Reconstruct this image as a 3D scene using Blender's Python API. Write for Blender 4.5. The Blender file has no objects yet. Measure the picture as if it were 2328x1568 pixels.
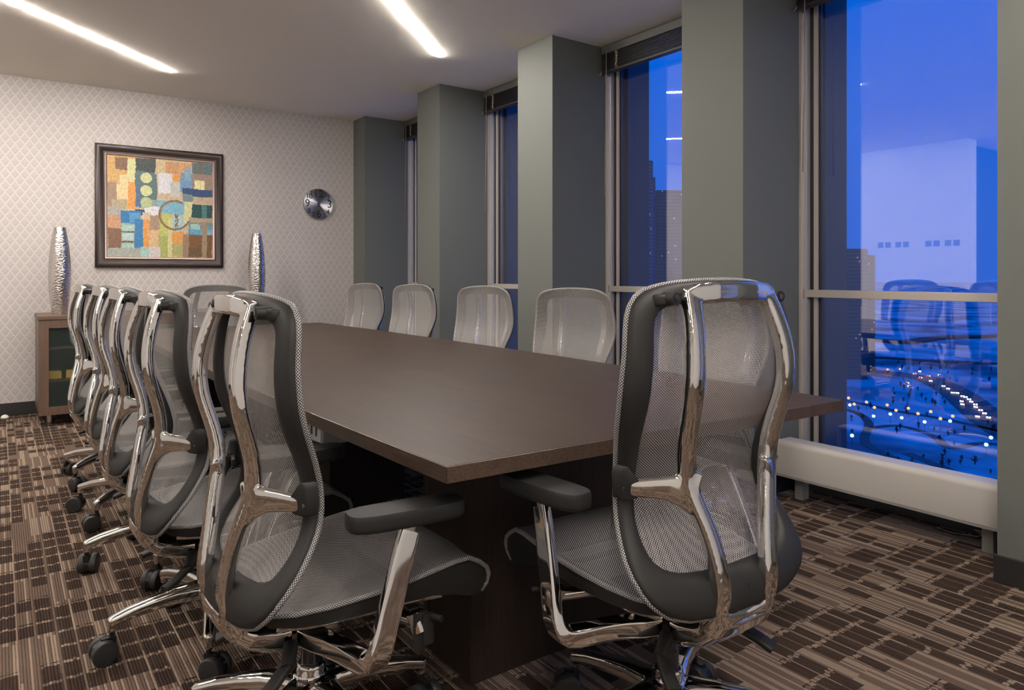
import bpy, bmesh, math, random
import numpy as np
from mathutils import Vector, Matrix, noise

random.seed(7)
R = math.radians
scn = bpy.context.scene
col = scn.collection

# ---------------------------------------------------------------- camera
CAM_H, FPX, YAW, HOR = 1.15, 1621.4, R(35.73), 623.3
cam_d = bpy.data.cameras.new('camera')
cam = bpy.data.objects.new('camera', cam_d)
col.objects.link(cam)
cam.location = (0, 0, CAM_H)
cam.rotation_euler = (R(90), 0, -YAW)
cam_d.sensor_width = 36.0
cam_d.lens = 36.0 * FPX / 2328.0
cam_d.shift_y = -(784.0 - HOR) / 2328.0
cam_d.clip_start, cam_d.clip_end = 0.05, 9000
scn.camera = cam

# ---------------------------------------------------------------- colour management, sky
scn.view_settings.view_transform = 'Standard'
scn.view_settings.look = 'None'
scn.view_settings.gamma = 1.0
scn.view_settings.use_curve_mapping = False
scn.view_settings.exposure = 0.36
scn.cycles.use_denoising = True
scn.cycles.transparent_max_bounces = 24
scn.cycles.max_bounces = 10
scn.cycles.sample_clamp_indirect = 6.0

world = bpy.data.worlds.new('dusk_sky')
scn.world = world
world.use_nodes = True
wn = world.node_tree
wn.nodes.clear()
w_out = wn.nodes.new('ShaderNodeOutputWorld')
w_bg = wn.nodes.new('ShaderNodeBackground')
w_tc = wn.nodes.new('ShaderNodeTexCoord')
w_sep = wn.nodes.new('ShaderNodeSeparateXYZ')
w_cr = wn.nodes.new('ShaderNodeValToRGB')
wn.links.new(w_tc.outputs['Generated'], w_sep.inputs[0])
wn.links.new(w_sep.outputs['Z'], w_cr.inputs[0])
wn.links.new(w_cr.outputs[0], w_bg.inputs[0])
wn.links.new(w_bg.outputs[0], w_out.inputs[0])
w_cr.color_ramp.elements[0].position = 0.0
w_cr.color_ramp.elements[0].color = (0.002, 0.150, 0.85, 1)
w_cr.color_ramp.elements[1].position = 0.6
w_cr.color_ramp.elements[1].color = (0.0, 0.190, 1.08, 1)
w_bg.inputs[1].default_value = 1.0

STRIP_POWER = 235.0          # emission of the ceiling light lines

# ================================================================ materials
def new_mat(name):
    m = bpy.data.materials.new(name)
    m.use_nodes = True
    nt = m.node_tree
    b = nt.nodes['Principled BSDF']
    return m, nt, b

def nd(nt, t, **kw):
    n = nt.nodes.new(t)
    for k, v in kw.items():
        setattr(n, k, v)
    return n

def math_n(nt, op, a, b=None, c=None):
    n = nt.nodes.new('ShaderNodeMath')
    n.operation = op
    for i, v in enumerate((a, b, c)):
        if v is None:
            continue
        if isinstance(v, (int, float)):
            n.inputs[i].default_value = v
        else:
            nt.links.new(v, n.inputs[i])
    return n.outputs[0]

def mix_col(nt, fac, a, b):
    n = nt.nodes.new('ShaderNodeMix')
    n.data_type = 'RGBA'
    for sock, v in ((n.inputs['Factor'], fac), (n.inputs['A'], a), (n.inputs['B'], b)):
        if isinstance(v, (int, float)):
            sock.default_value = v
        elif isinstance(v, tuple):
            sock.default_value = (v[0], v[1], v[2], 1)
        else:
            nt.links.new(v, sock)
    return n.outputs['Result']

def plain(name, c, rough=0.5, metal=0.0, spec=0.5, bump=0.0, bscale=400.0, coat=0.0):
    m, nt, b = new_mat(name)
    b.inputs['Base Color'].default_value = (*c, 1)
    b.inputs['Roughness'].default_value = rough
    b.inputs['Metallic'].default_value = metal
    b.inputs['Specular IOR Level'].default_value = spec
    if coat:
        b.inputs['Coat Weight'].default_value = coat
        b.inputs['Coat Roughness'].default_value = 0.15
    if bump:
        tc = nd(nt, 'ShaderNodeTexCoord')
        nz = nd(nt, 'ShaderNodeTexNoise')
        nz.inputs['Scale'].default_value = bscale
        nt.links.new(tc.outputs['Object'], nz.inputs['Vector'])
        bp = nd(nt, 'ShaderNodeBump')
        bp.inputs['Strength'].default_value = bump
        bp.inputs['Distance'].default_value = 0.002
        nt.links.new(nz.outputs['Fac'], bp.inputs['Height'])
        nt.links.new(bp.outputs['Normal'], b.inputs['Normal'])
    return m

def emis(name, c, s):
    m, nt, b = new_mat(name)
    b.inputs['Base Color'].default_value = (*c, 1)
    b.inputs['Emission Color'].default_value = (*c, 1)
    b.inputs['Emission Strength'].default_value = s
    return m

M = {}
M['chrome'] = plain('polished_aluminium', (0.72, 0.71, 0.69), 0.07, 1.0)
M['chrome_dull'] = plain('brushed_aluminium', (0.62, 0.61, 0.59), 0.28, 1.0)
M['black'] = plain('black_plastic', (0.011, 0.0107, 0.0104), 0.55, spec=0.35, bump=0.08, bscale=900)
M['black_soft'] = plain('soft_black_pad', (0.010, 0.0098, 0.0098), 0.6, spec=0.4, bump=0.12, bscale=700)
M['black_gloss'] = plain('glossy_black_plastic', (0.012, 0.012, 0.012), 0.22)
M['rubber'] = plain('black_rubber_base', (0.018, 0.017, 0.017), 0.5)
M['steel'] = plain('grey_steel_bolt', (0.12, 0.12, 0.12), 0.3, 1.0)
M['zinc'] = plain('zinc_screw', (0.62, 0.60, 0.55), 0.25, 1.0)
M['pier'] = plain('grey_green_paint', (0.118, 0.127, 0.116), 0.62, spec=0.3, bump=0.25, bscale=260)
M['curb'] = plain('dark_grey_curb', (0.05, 0.05, 0.05), 0.7)
M['ceiling'] = plain('warm_ceiling_paint', (0.93, 0.89, 0.80), 0.9, spec=0.1, bump=0.35, bscale=180)
M['white_wall'] = plain('white_wall_paint', (0.88, 0.87, 0.85), 0.8, spec=0.2)
M['slate_wall'] = plain('slate_wall_paint', (0.05, 0.06, 0.07), 0.8)
M['square'] = plain('grey_square_film', (0.22, 0.22, 0.25), 0.6)
M['beige_metal'] = plain('beige_anodised_metal', (0.52, 0.47, 0.42), 0.38, 0.35)
M['silver_metal'] = plain('silver_window_metal', (0.55, 0.55, 0.58), 0.30, 0.55)
M['fin'] = plain('outer_fin_cladding', (0.10, 0.10, 0.11), 0.6)
M['gasket'] = plain('black_gasket', (0.01, 0.01, 0.01), 0.5)
M['radiator'] = plain('radiator_enamel', (0.44, 0.415, 0.385), 0.40)
M['rad_grille'] = plain('radiator_grille_grey', (0.36, 0.35, 0.33), 0.45, 0.3)
M['slat'] = plain('brown_blind_slat', (0.035, 0.030, 0.027), 0.45)
M['headrail'] = plain('grey_headrail', (0.10, 0.098, 0.092), 0.4, 0.2)
M['cord'] = plain('beige_cord', (0.45, 0.40, 0.31), 0.8)
M['wand'] = plain('clear_wand', (0.30, 0.28, 0.25), 0.2)
M['silver_foot'] = plain('satin_metal_foot', (0.6, 0.6, 0.6), 0.25, 1.0)
M['door_stop'] = plain('clear_door_stop', (0.75, 0.72, 0.68), 0.3)
M['white_plastic'] = plain('white_plastic', (0.62, 0.62, 0.60), 0.4)
M['yellow'] = plain('yellow_card', (0.75, 0.42, 0.08), 0.6)
M['pale'] = plain('pale_ceramic', (0.80, 0.85, 0.78), 0.4)
M['ink'] = plain('black_print', (0.006, 0.006, 0.008), 0.5)
M['canvas_black'] = plain('backing', (0.02, 0.02, 0.02), 0.8)
M['pic_frame'] = plain('espresso_frame_lacquer', (0.024, 0.013, 0.011), 0.38, coat=0.1)
M['pic_lip'] = plain('bronze_frame_lip', (0.42, 0.30, 0.26), 0.32, 0.7)
M['snow'] = plain('blue_snow', (0.62, 0.70, 0.80), 0.9, spec=0.1)
M['road'] = plain('wet_road', (0.07, 0.075, 0.09), 0.6)
M['tree'] = plain('bare_tree_bark', (0.05, 0.05, 0.055), 0.9)
M['tower_a'] = plain('dark_tower_glass', (0.10, 0.11, 0.14), 0.35)
M['tower_b'] = plain('tower_spandrel', (0.20, 0.21, 0.24), 0.5)
M['tower_warm'] = plain('tower_brown_stone', (0.20, 0.15, 0.13), 0.6)
M['car'] = plain('dark_car_paint', (0.05, 0.05, 0.06), 0.3)
M['lamp_orange'] = emis('sodium_lamp', (1.0, 0.36, 0.12), 2.6)
M['lamp_white'] = emis('cool_lamp', (0.55, 0.90, 1.0), 2.6)
M['lamp_head'] = emis('headlight', (1.0, 0.90, 0.78), 3.0)
M['lamp_tail'] = emis('taillight', (1.0, 0.05, 0.06), 2.5)
M['lit_window'] = emis('lit_office_window', (1.0, 0.85, 0.62), 0.30)
M['strip'] = emis('light_line_diffuser', (1.0, 0.91, 0.83), STRIP_POWER)
M['strip_trim'] = plain('white_strip_trim', (0.8, 0.78, 0.76), 0.5)

# ---- carpet
def make_carpet():
    m, nt, b = new_mat('striped_block_carpet')
    L = nt.links
    tc = nd(nt, 'ShaderNodeTexCoord')
    sep = nd(nt, 'ShaderNodeSeparateXYZ')
    L.new(tc.outputs['Object'], sep.inputs[0])
    x, y = sep.outputs['X'], sep.outputs['Y']
    def wnoise(vx, vy=0.0, vz=0.0):
        c = nd(nt, 'ShaderNodeCombineXYZ')
        for i, v in enumerate((vx, vy, vz)):
            if isinstance(v, (int, float)):
                c.inputs[i].default_value = v
            else:
                L.new(v, c.inputs[i])
        w = nd(nt, 'ShaderNodeTexWhiteNoise')
        L.new(c.outputs[0], w.inputs['Vector'])
        return w.outputs['Value']
    sx = math_n(nt, 'DIVIDE', x, 0.0082)
    sid = math_n(nt, 'FLOOR', sx)
    sfr = math_n(nt, 'FRACT', sx)
    # yarn rows: rounded profile
    prof = math_n(nt, 'SINE', math_n(nt, 'MULTIPLY', sfr, math.pi))
    loops = math_n(nt, 'SINE', math_n(nt, 'ADD', math_n(nt, 'MULTIPLY', y, 2 * math.pi / 0.0095), math_n(nt, 'MULTIPLY', wnoise(sid, 3.0), 6.28)))
    # blocks: columns about 5 cm wide, cells about 11 cm long, jittered by column
    cxs = math_n(nt, 'DIVIDE', math_n(nt, 'ADD', x, math_n(nt, 'MULTIPLY', wnoise(sid, 9.0), 0.006)), 0.052)
    cid = math_n(nt, 'FLOOR', cxs)
    yy = math_n(nt, 'ADD', math_n(nt, 'DIVIDE', y, 0.108), math_n(nt, 'MULTIPLY', wnoise(math_n(nt, 'FLOOR', math_n(nt, 'DIVIDE', cid, 9.0)), 5.0), 1.0))
    rid = math_n(nt, 'FLOOR', yy)
    rfr = math_n(nt, 'FRACT', math_n(nt, 'ADD', yy, math_n(nt, 'MULTIPLY', wnoise(sid, rid), 0.10)))
    dark = wnoise(cid, rid, 2.0)
    patch = nd(nt, 'ShaderNodeTexNoise')
    patch.inputs['Scale'].default_value = 2.2
    patch.inputs['Detail'].default_value = 1.0
    pc = nd(nt, 'ShaderNodeCombineXYZ')
    L.new(math_n(nt, 'MULTIPLY', cid, 0.052), pc.inputs[0])
    L.new(math_n(nt, 'MULTIPLY', rid, 0.108), pc.inputs[1])
    L.new(pc.outputs[0], patch.inputs['Vector'])
    thr = math_n(nt, 'SUBTRACT', 1.38, math_n(nt, 'MULTIPLY', patch.outputs['Fac'], 1.9))
    isdark = math_n(nt, 'GREATER_THAN', dark, thr)
    gap = math_n(nt, 'LESS_THAN', rfr, 0.85)          # light cross lines between cells
    xfr = math_n(nt, 'FRACT', cxs)
    gapx = math_n(nt, 'LESS_THAN', xfr, 0.86)
    mask = math_n(nt, 'MULTIPLY', math_n(nt, 'MULTIPLY', isdark, gap), gapx)
    # stripes vary yarn by yarn
    tone = wnoise(sid, 1.0)
    tone2 = wnoise(sid, math_n(nt, 'FLOOR', math_n(nt, 'DIVIDE', y, 0.27)), 4.0)
    light = mix_col(nt, math_n(nt, 'GREATER_THAN', math_n(nt, 'ADD', math_n(nt, 'MULTIPLY', tone, 0.5), math_n(nt, 'MULTIPLY', tone2, 0.5)), 0.52), (0.150, 0.108, 0.083), (0.290, 0.222, 0.170))
    c1 = mix_col(nt, math_n(nt, 'MULTIPLY', mask, 0.93), light, (0.042, 0.027, 0.021))
    fine = nd(nt, 'ShaderNodeTexNoise')
    fine.inputs['Scale'].default_value = 420.0
    L.new(tc.outputs['Object'], fine.inputs['Vector'])
    var = math_n(nt, 'ADD', 0.45, math_n(nt, 'MULTIPLY', fine.outputs['Fac'], 1.05))
    # colour gets darker towards the seams between yarn rows
    var = math_n(nt, 'MULTIPLY', var, math_n(nt, 'ADD', 0.40, math_n(nt, 'MULTIPLY', math_n(nt, 'POWER', prof, 0.7), 0.62)))
    vm = nd(nt, 'ShaderNodeVectorMath', operation='SCALE')
    L.new(c1, vm.inputs[0])
    L.new(var, vm.inputs['Scale'])
    L.new(vm.outputs[0], b.inputs['Base Color'])
    b.inputs['Roughness'].default_value = 1.0
    b.inputs['Specular IOR Level'].default_value = 0.05
    hgt = math_n(nt, 'ADD', prof, math_n(nt, 'MULTIPLY', loops, 0.3))
    bp = nd(nt, 'ShaderNodeBump')
    bp.inputs['Strength'].default_value = 0.7
    bp.inputs['Distance'].default_value = 0.003
    L.new(hgt, bp.inputs['Height'])
    L.new(bp.outputs[0], b.inputs['Normal'])
    return m
M['carpet'] = make_carpet()

# ---- wallpaper with embossed diamonds
def make_wallpaper():
    m, nt, b = new_mat('embossed_diamond_wallpaper')
    L = nt.links
    tc = nd(nt, 'ShaderNodeTexCoord')
    sep = nd(nt, 'ShaderNodeSeparateXYZ')
    L.new(tc.outputs['Object'], sep.inputs[0])
    p = math_n(nt, 'DIVIDE', sep.outputs['X'], 0.0655)
    q = math_n(nt, 'DIVIDE', sep.outputs['Z'], 0.0985)
    fa = math_n(nt, 'FRACT', math_n(nt, 'ADD', p, q))
    fb = math_n(nt, 'FRACT', math_n(nt, 'SUBTRACT', p, q))
    ia = math_n(nt, 'GREATER_THAN', fa, 0.30)
    ib = math_n(nt, 'GREATER_THAN', fb, 0.30)
    face = math_n(nt, 'MULTIPLY', ia, ib)
    # thin engraved line around each diamond
    def near(f, c, w):
        return math_n(nt, 'LESS_THAN', math_n(nt, 'ABSOLUTE', math_n(nt, 'SUBTRACT', f, c)), w)
    l1 = math_n(nt, 'MULTIPLY', near(fa, 0.30, 0.035), math_n(nt, 'GREATER_THAN', fb, 0.27))
    l2 = math_n(nt, 'MULTIPLY', near(fb, 0.965, 0.035), math_n(nt, 'GREATER_THAN', fa, 0.27))
    line = math_n(nt, 'MAXIMUM', l1, l2)
    c0 = mix_col(nt, face, (0.495, 0.468, 0.455), (0.440, 0.412, 0.398))
    c1 = mix_col(nt, math_n(nt, 'MULTIPLY', line, 0.55), c0, (0.25, 0.222, 0.205))
    L.new(c1, b.inputs['Base Color'])
    b.inputs['Roughness'].default_value = 0.55
    b.inputs['Specular IOR Level'].default_value = 0.3
    bp = nd(nt, 'ShaderNodeBump')
    bp.inputs['Strength'].default_value = 0.5
    bp.inputs['Distance'].default_value = 0.003
    L.new(math_n(nt, 'SUBTRACT', math_n(nt, 'SUBTRACT', 1.0, face), line), bp.inputs['Height'])
    L.new(bp.outputs[0], b.inputs['Normal'])
    return m
M['wallpaper'] = make_wallpaper()

# ---- wood laminate; axis is the grain direction
def make_wood(name, axis, dark, light, rough, coat):
    m, nt, b = new_mat(name)
    L = nt.links
    tc = nd(nt, 'ShaderNodeTexCoord')
    mp = nd(nt, 'ShaderNodeMapping')
    s = [240.0, 240.0, 240.0]
    s['XYZ'.index(axis)] = 5.0
    mp.inputs['Scale'].default_value = s
    L.new(tc.outputs['Object'], mp.inputs['Vector'])
    nz = nd(nt, 'ShaderNodeTexNoise')
    nz.inputs['Scale'].default_value = 1.0
    nz.inputs['Detail'].default_value = 4.0
    L.new(mp.outputs[0], nz.inputs['Vector'])
    mp2 = nd(nt, 'ShaderNodeMapping')
    s2 = [18.0, 18.0, 18.0]
    s2['XYZ'.index(axis)] = 0.8
    mp2.inputs['Scale'].default_value = s2
    L.new(tc.outputs['Object'], mp2.inputs['Vector'])
    n2 = nd(nt, 'ShaderNodeTexNoise')
    n2.inputs['Scale'].default_value = 1.0
    L.new(mp2.outputs[0], n2.inputs['Vector'])
    t = math_n(nt, 'ADD', math_n(nt, 'MULTIPLY', nz.outputs['Fac'], 0.75), math_n(nt, 'MULTIPLY', n2.outputs['Fac'], 0.35))
    mr = nd(nt, 'ShaderNodeMapRange')
    mr.inputs['From Min'].default_value = 0.36
    mr.inputs['From Max'].default_value = 0.72
    L.new(t, mr.inputs['Value'])
    c = mix_col(nt, mr.outputs[0], dark, light)
    L.new(c, b.inputs['Base Color'])
    b.inputs['Roughness'].default_value = rough
    b.inputs['Specular IOR Level'].default_value = 0.33
    b.inputs['Coat Weight'].default_value = coat
    b.inputs['Coat Roughness'].default_value = 0.25
    bp = nd(nt, 'ShaderNodeBump')
    bp.inputs['Strength'].default_value = 0.12
    bp.inputs['Distance'].default_value = 0.0008
    L.new(nz.outputs['Fac'], bp.inputs['Height'])
    L.new(bp.outputs[0], b.inputs['Normal'])
    return m
M['table_wood'] = make_wood('walnut_laminate_table', 'Y', (0.023, 0.0135, 0.009), (0.050, 0.031, 0.021), 0.44, 0.03)
M['table_edge'] = make_wood('walnut_edge_band', 'Y', (0.034, 0.021, 0.014), (0.076, 0.049, 0.033), 0.38, 0.1)
M['base_wood'] = make_wood('espresso_laminate_base', 'Z', (0.014, 0.0085, 0.006), (0.034, 0.022, 0.016), 0.5, 0.05)
M['cabinet_wood'] = make_wood('brown_oak_laminate', 'Z', (0.085, 0.050, 0.034), (0.135, 0.085, 0.060), 0.42, 0.1)

# ---- window glass: a coated double-glazed pane (reflecting and clear)
def make_glass():
    m, nt, b = new_mat('coated_window_glass')
    nt.nodes.remove(b)
    L = nt.links
    out = nt.nodes['Material Output']
    tr = nd(nt, 'ShaderNodeBsdfTransparent')
    tr.inputs['Color'].default_value = (0.96, 0.98, 1.0, 1)
    gl = nd(nt, 'ShaderNodeBsdfGlossy')
    gl.inputs['Roughness'].default_value = 0.0
    gl.inputs['Color'].default_value = (0.95, 0.95, 1.0, 1)
    lw = nd(nt, 'ShaderNodeLayerWeight')
    lw.inputs['Blend'].default_value = 0.5
    f5 = math_n(nt, 'POWER', lw.outputs['Facing'], 5.0)
    r0 = 0.29                                     # reflectance of each coated face seen head on
    mx = nd(nt, 'ShaderNodeMixShader')
    L.new(math_n(nt, 'ADD', r0, math_n(nt, 'MULTIPLY', f5, 1.0 - r0)), mx.inputs[0])
    L.new(tr.outputs[0], mx.inputs[1])
    L.new(gl.outputs[0], mx.inputs[2])
    L.new(mx.outputs[0], out.inputs['Surface'])
    return m
M['glass'] = make_glass()

def make_frosted():
    m, nt, b = new_mat('frosted_cabinet_glass')
    b.inputs['Base Color'].default_value = (0.55, 0.66, 0.62, 1)
    b.inputs['Roughness'].default_value = 0.30
    b.inputs['Transmission Weight'].default_value = 0.95
    b.inputs['IOR'].default_value = 1.15
    tr = nd(nt, 'ShaderNodeBsdfTransparent')
    tr.inputs['Color'].default_value = (0.92, 0.94, 0.90, 1)
    mx = nd(nt, 'ShaderNodeMixShader')
    mx.inputs[0].default_value = 0.55
    nt.links.new(tr.outputs[0], mx.inputs[1])
    nt.links.new(b.outputs[0], mx.inputs[2])
    nt.links.new(mx.outputs[0], nt.nodes['Material Output'].inputs['Surface'])
    return m
M['frosted'] = make_frosted()

# ---- chair mesh fabric: light threads over see-through gaps
def make_fabric(name, pitch, gap, edge=False, tint=(0.43, 0.41, 0.40)):
    m, nt, b = new_mat(name)
    L = nt.links
    out = nt.nodes['Material Output']
    uv = nd(nt, 'ShaderNodeUVMap')
    sep = nd(nt, 'ShaderNodeSeparateXYZ')
    L.new(uv.outputs[0], sep.inputs[0])
    k = math.pi / pitch
    su = math_n(nt, 'SINE', math_n(nt, 'MULTIPLY', sep.outputs['X'], k))
    sv = math_n(nt, 'SINE', math_n(nt, 'MULTIPLY', sep.outputs['Y'], k * 1.15))
    wv = math_n(nt, 'MULTIPLY', su, sv)
    lit = nd(nt, 'ShaderNodeMapRange')
    lit.inputs['From Min'].default_value = -0.12
    lit.inputs['From Max'].default_value = 0.30
    L.new(wv, lit.inputs['Value'])
    c = mix_col(nt, lit.outputs[0], (0.022, 0.021, 0.022), tint)
    L.new(c, b.inputs['Base Color'])
    b.inputs['Roughness'].default_value = 0.50
    b.inputs['Specular IOR Level'].default_value = 0.55
    bp = nd(nt, 'ShaderNodeBump')
    bp.inputs['Strength'].default_value = 0.5
    bp.inputs['Distance'].default_value = 0.001
    L.new(lit.outputs[0], bp.inputs['Height'])
    L.new(bp.outputs[0], b.inputs['Normal'])
    if not edge:
        tr = nd(nt, 'ShaderNodeBsdfTransparent')
        mx = nd(nt, 'ShaderNodeMixShader')
        al = math_n(nt, 'ADD', 1.0 - gap, math_n(nt, 'MULTIPLY', lit.outputs[0], gap))
        L.new(al, mx.inputs[0])
        L.new(tr.outputs[0], mx.inputs[1])
        L.new(b.outputs[0], mx.inputs[2])
        L.new(mx.outputs[0], out.inputs['Surface'])
    return m
M['mesh_back'] = make_fabric('grey_mesh_fabric', 0.0032, 0.85)
M['mesh_seat'] = make_fabric('grey_seat_mesh', 0.0034, 0.35, tint=(0.34, 0.325, 0.32))
M['mesh_edge'] = make_fabric('black_white_piping', 0.0032, 0.0, edge=True, tint=(0.42, 0.41, 0.40))

# ---- hammered silver
def make_hammered():
    m, nt, b = new_mat('hammered_silver')
    L = nt.links
    b.inputs['Base Color'].default_value = (0.66, 0.63, 0.60, 1)
    b.inputs['Metallic'].default_value = 1.0
    b.inputs['Roughness'].default_value = 0.17
    tc = nd(nt, 'ShaderNodeTexCoord')
    mp = nd(nt, 'ShaderNodeMapping')
    mp.inputs['Scale'].default_value = (50, 50, 105)
    L.new(tc.outputs['Object'], mp.inputs['Vector'])
    vo = nd(nt, 'ShaderNodeTexVoronoi')
    vo.inputs['Scale'].default_value = 1.0
    L.new(mp.outputs[0], vo.inputs['Vector'])
    bp = nd(nt, 'ShaderNodeBump')
    bp.inputs['Strength'].default_value = 0.6
    bp.inputs['Distance'].default_value = 0.0042
    L.new(vo.outputs['Distance'], bp.inputs['Height'])
    L.new(bp.outputs[0], b.inputs['Normal'])
    return m
M['hammered'] = make_hammered()

# ---- radial brushed clock dial
def make_dial():
    m, nt, b = new_mat('radial_brushed_dial')
    L = nt.links
    b.inputs['Base Color'].default_value = (0.74, 0.74, 0.77, 1)
    b.inputs['Metallic'].default_value = 1.0
    b.inputs['Roughness'].default_value = 0.34
    b.inputs['Anisotropic'].default_value = 0.95
    b.inputs['Anisotropic Rotation'].default_value = 0.25
    tg = nd(nt, 'ShaderNodeTangent')
    tg.direction_type = 'RADIAL'
    tg.axis = 'Y'
    L.new(tg.outputs[0], b.inputs['Tangent'])
    return m
M['dial'] = make_dial()

# ================================================================ mesh helpers
class MB:
    def __init__(self):
        self.v, self.f, self.uv = [], [], {}
    def add(self, verts, faces):
        o = len(self.v)
        self.v += [tuple(p) for p in verts]
        self.f += [tuple(i + o for i in q) for q in faces]
        return o
    def box(self, x0, x1, y0, y1, z0, z1, mat=None):
        vs = [(x, y, z) for x in (x0, x1) for y in (y0, y1) for z in (z0, z1)]
        if mat is not None:
            vs = [mat @ Vector(p) for p in vs]
        self.add(vs, [(0, 1, 3, 2), (4, 6, 7, 5), (0, 4, 5, 1), (2, 3, 7, 6), (0, 2, 6, 4), (1, 5, 7, 3)])
        return self
    def cyl(self, p0, p1, r0, r1=None, n=16, caps=True):
        r1 = r0 if r1 is None else r1
        p0, p1 = Vector(p0), Vector(p1)
        d = (p1 - p0).normalized()
        a = d.orthogonal().normalized()
        b = d.cross(a)
        vs = []
        for p, r in ((p0, r0), (p1, r1)):
            for i in range(n):
                t = 2 * math.pi * i / n
                vs.append(p + a * (r * math.cos(t)) + b * (r * math.sin(t)))
        fs = [(i, (i + 1) % n, n + (i + 1) % n, n + i) for i in range(n)]
        if caps:
            fs += [tuple(range(n - 1, -1, -1)), tuple(range(n, 2 * n))]
        self.add(vs, fs)
        return self
    def tube(self, path, r, n=8, closed=False):
        m = len(path)
        P = [Vector(p) for p in path]
        vs, fs = [], []
        prev = None
        for i in range(m):
            if closed:
                t = (P[(i + 1) % m] - P[i - 1]).normalized()
            else:
                t = (P[min(i + 1, m - 1)] - P[max(i - 1, 0)]).normalized()
            if prev is None:
                a = t.orthogonal().normalized()
            else:
                a = (prev - t * prev.dot(t)).normalized()
            prev = a
            b = t.cross(a)
            rr = r[i] if isinstance(r, (list, tuple)) else r
            for j in range(n):
                q = 2 * math.pi * j / n
                vs.append(P[i] + a * (rr * math.cos(q)) + b * (rr * math.sin(q)))
        rng = m if closed else m - 1
        for i in range(rng):
            k = (i + 1) % m
            for j in range(n):
                fs.append((i * n + j, i * n + (j + 1) % n, k * n + (j + 1) % n, k * n + j))
        if not closed:
            fs += [tuple(range(n - 1, -1, -1)), tuple((m - 1) * n + j for j in range(n))]
        self.add(vs, fs)
        return self
    def sweep(self, path, ws, hs, ref=(1, 0, 0), n=16, e=4.0):
        """rounded-rectangle section; ws measured along ref, hs across it"""
        m = len(path)
        P = [Vector(p) for p in path]
        ref = Vector(ref)
        vs, fs = [], []
        for i in range(m):
            t = (P[min(i + 1, m - 1)] - P[max(i - 1, 0)]).normalized()
            a = (ref - t * ref.dot(t)).normalized()
            b = t.cross(a)
            w = ws[i] if isinstance(ws, (list, tuple)) else ws
            h = hs[i] if isinstance(hs, (list, tuple)) else hs
            for j in range(n):
                q = 2 * math.pi * (j + 0.5) / n
                c, s = math.cos(q), math.sin(q)
                x = math.copysign(abs(c) ** (2 / e), c) * w / 2
                y = math.copysign(abs(s) ** (2 / e), s) * h / 2
                vs.append(P[i] + a * x + b * y)
        for i in range(m - 1):
            for j in range(n):
                fs.append((i * n + j, i * n + (j + 1) % n, (i + 1) * n + (j + 1) % n, (i + 1) * n + j))
        fs += [tuple(range(n - 1, -1, -1)), tuple((m - 1) * n + j for j in range(n))]
        self.add(vs, fs)
        return self
    def lathe(self, prof, n=32, c=(0, 0, 0), axis='Z', caps=True):
        vs, fs = [], []
        for r, z in prof:
            for j in range(n):
                q = 2 * math.pi * j / n
                if axis == 'Z':
                    vs.append((c[0] + r * math.cos(q), c[1] + r * math.sin(q), c[2] + z))
                elif axis == 'Y':
                    vs.append((c[0] + r * math.cos(q), c[1] + z, c[2] - r * math.sin(q)))
                else:
                    vs.append((c[0] + z, c[1] + r * math.cos(q), c[2] + r * math.sin(q)))
        k = len(prof)
        for i in range(k - 1):
            for j in range(n):
                fs.append((i * n + j, i * n + (j + 1) % n, (i + 1) * n + (j + 1) % n, (i + 1) * n + j))
        if caps:
            fs += [tuple(range(n - 1, -1, -1)), tuple((k - 1) * n + j for j in range(n))]
        self.add(vs, fs)
        return self
    def prism(self, poly, f0, f1):
        """poly: list of 2D points; f0/f1 map a 2D point to 3D for the two ends"""
        n = len(poly)
        vs = [f0(p) for p in poly] + [f1(p) for p in poly]
        fs = [tuple(range(n - 1, -1, -1)), tuple(range(n, 2 * n))]
        fs += [(i, (i + 1) % n, n + (i + 1) % n, n + i) for i in range(n)]
        self.add(vs, fs)
        return self
    def mesh(self, name, mat, smooth=False, bevel=0.0, seg=2, uvs=None, auto=None):
        me = bpy.data.meshes.new(name)
        me.from_pydata(self.v, [], self.f)
        bm = bmesh.new()
        bm.from_mesh(me)
        bmesh.ops.recalc_face_normals(bm, faces=bm.faces)
        if bevel:
            es = [e for e in bm.edges if len(e.link_faces) == 2 and e.calc_face_angle(0) > 0.6]
            bmesh.ops.bevel(bm, geom=es, offset=bevel, segments=seg, affect='EDGES', profile=0.5)
        bm.to_mesh(me)
        bm.free()
        if uvs is not None:
            lay = me.uv_layers.new(name='UVMap')
            for lp in me.loops:
                lay.data[lp.index].uv = uvs[lp.vertex_index]
        if smooth:
            for p in me.polygons:
                p.use_smooth = True
            if auto is not None:
                me.set_sharp_from_angle(angle=R(auto))
        if mat is not None:
            me.materials.append(mat)
        return me

def link(name, me, parent=None, loc=None, rot=None):
    o = bpy.data.objects.new(name, me)
    col.objects.link(o)
    if parent is not None:
        o.parent = parent
    if loc is not None:
        o.location = loc
    if rot is not None:
        o.rotation_euler = rot
    return o

def tag(o, label=None, cat=None, group=None, kind=None):
    for k, v in (('label', label), ('category', cat), ('group', group), ('kind', kind)):
        if v is not None:
            o[k] = v
    return o

def empty(name, loc=(0, 0, 0), rz=0.0):
    o = bpy.data.objects.new(name, None)
    o.empty_display_size = 0.05
    col.objects.link(o)
    o.location = loc
    o.rotation_euler = (0, 0, rz)
    return o

def boxmesh(name, x0, x1, y0, y1, z0, z1, mat, bevel=0.0, seg=2):
    return MB().box(x0, x1, y0, y1, z0, z1).mesh(name, mat, bevel=bevel, seg=seg)

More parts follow.
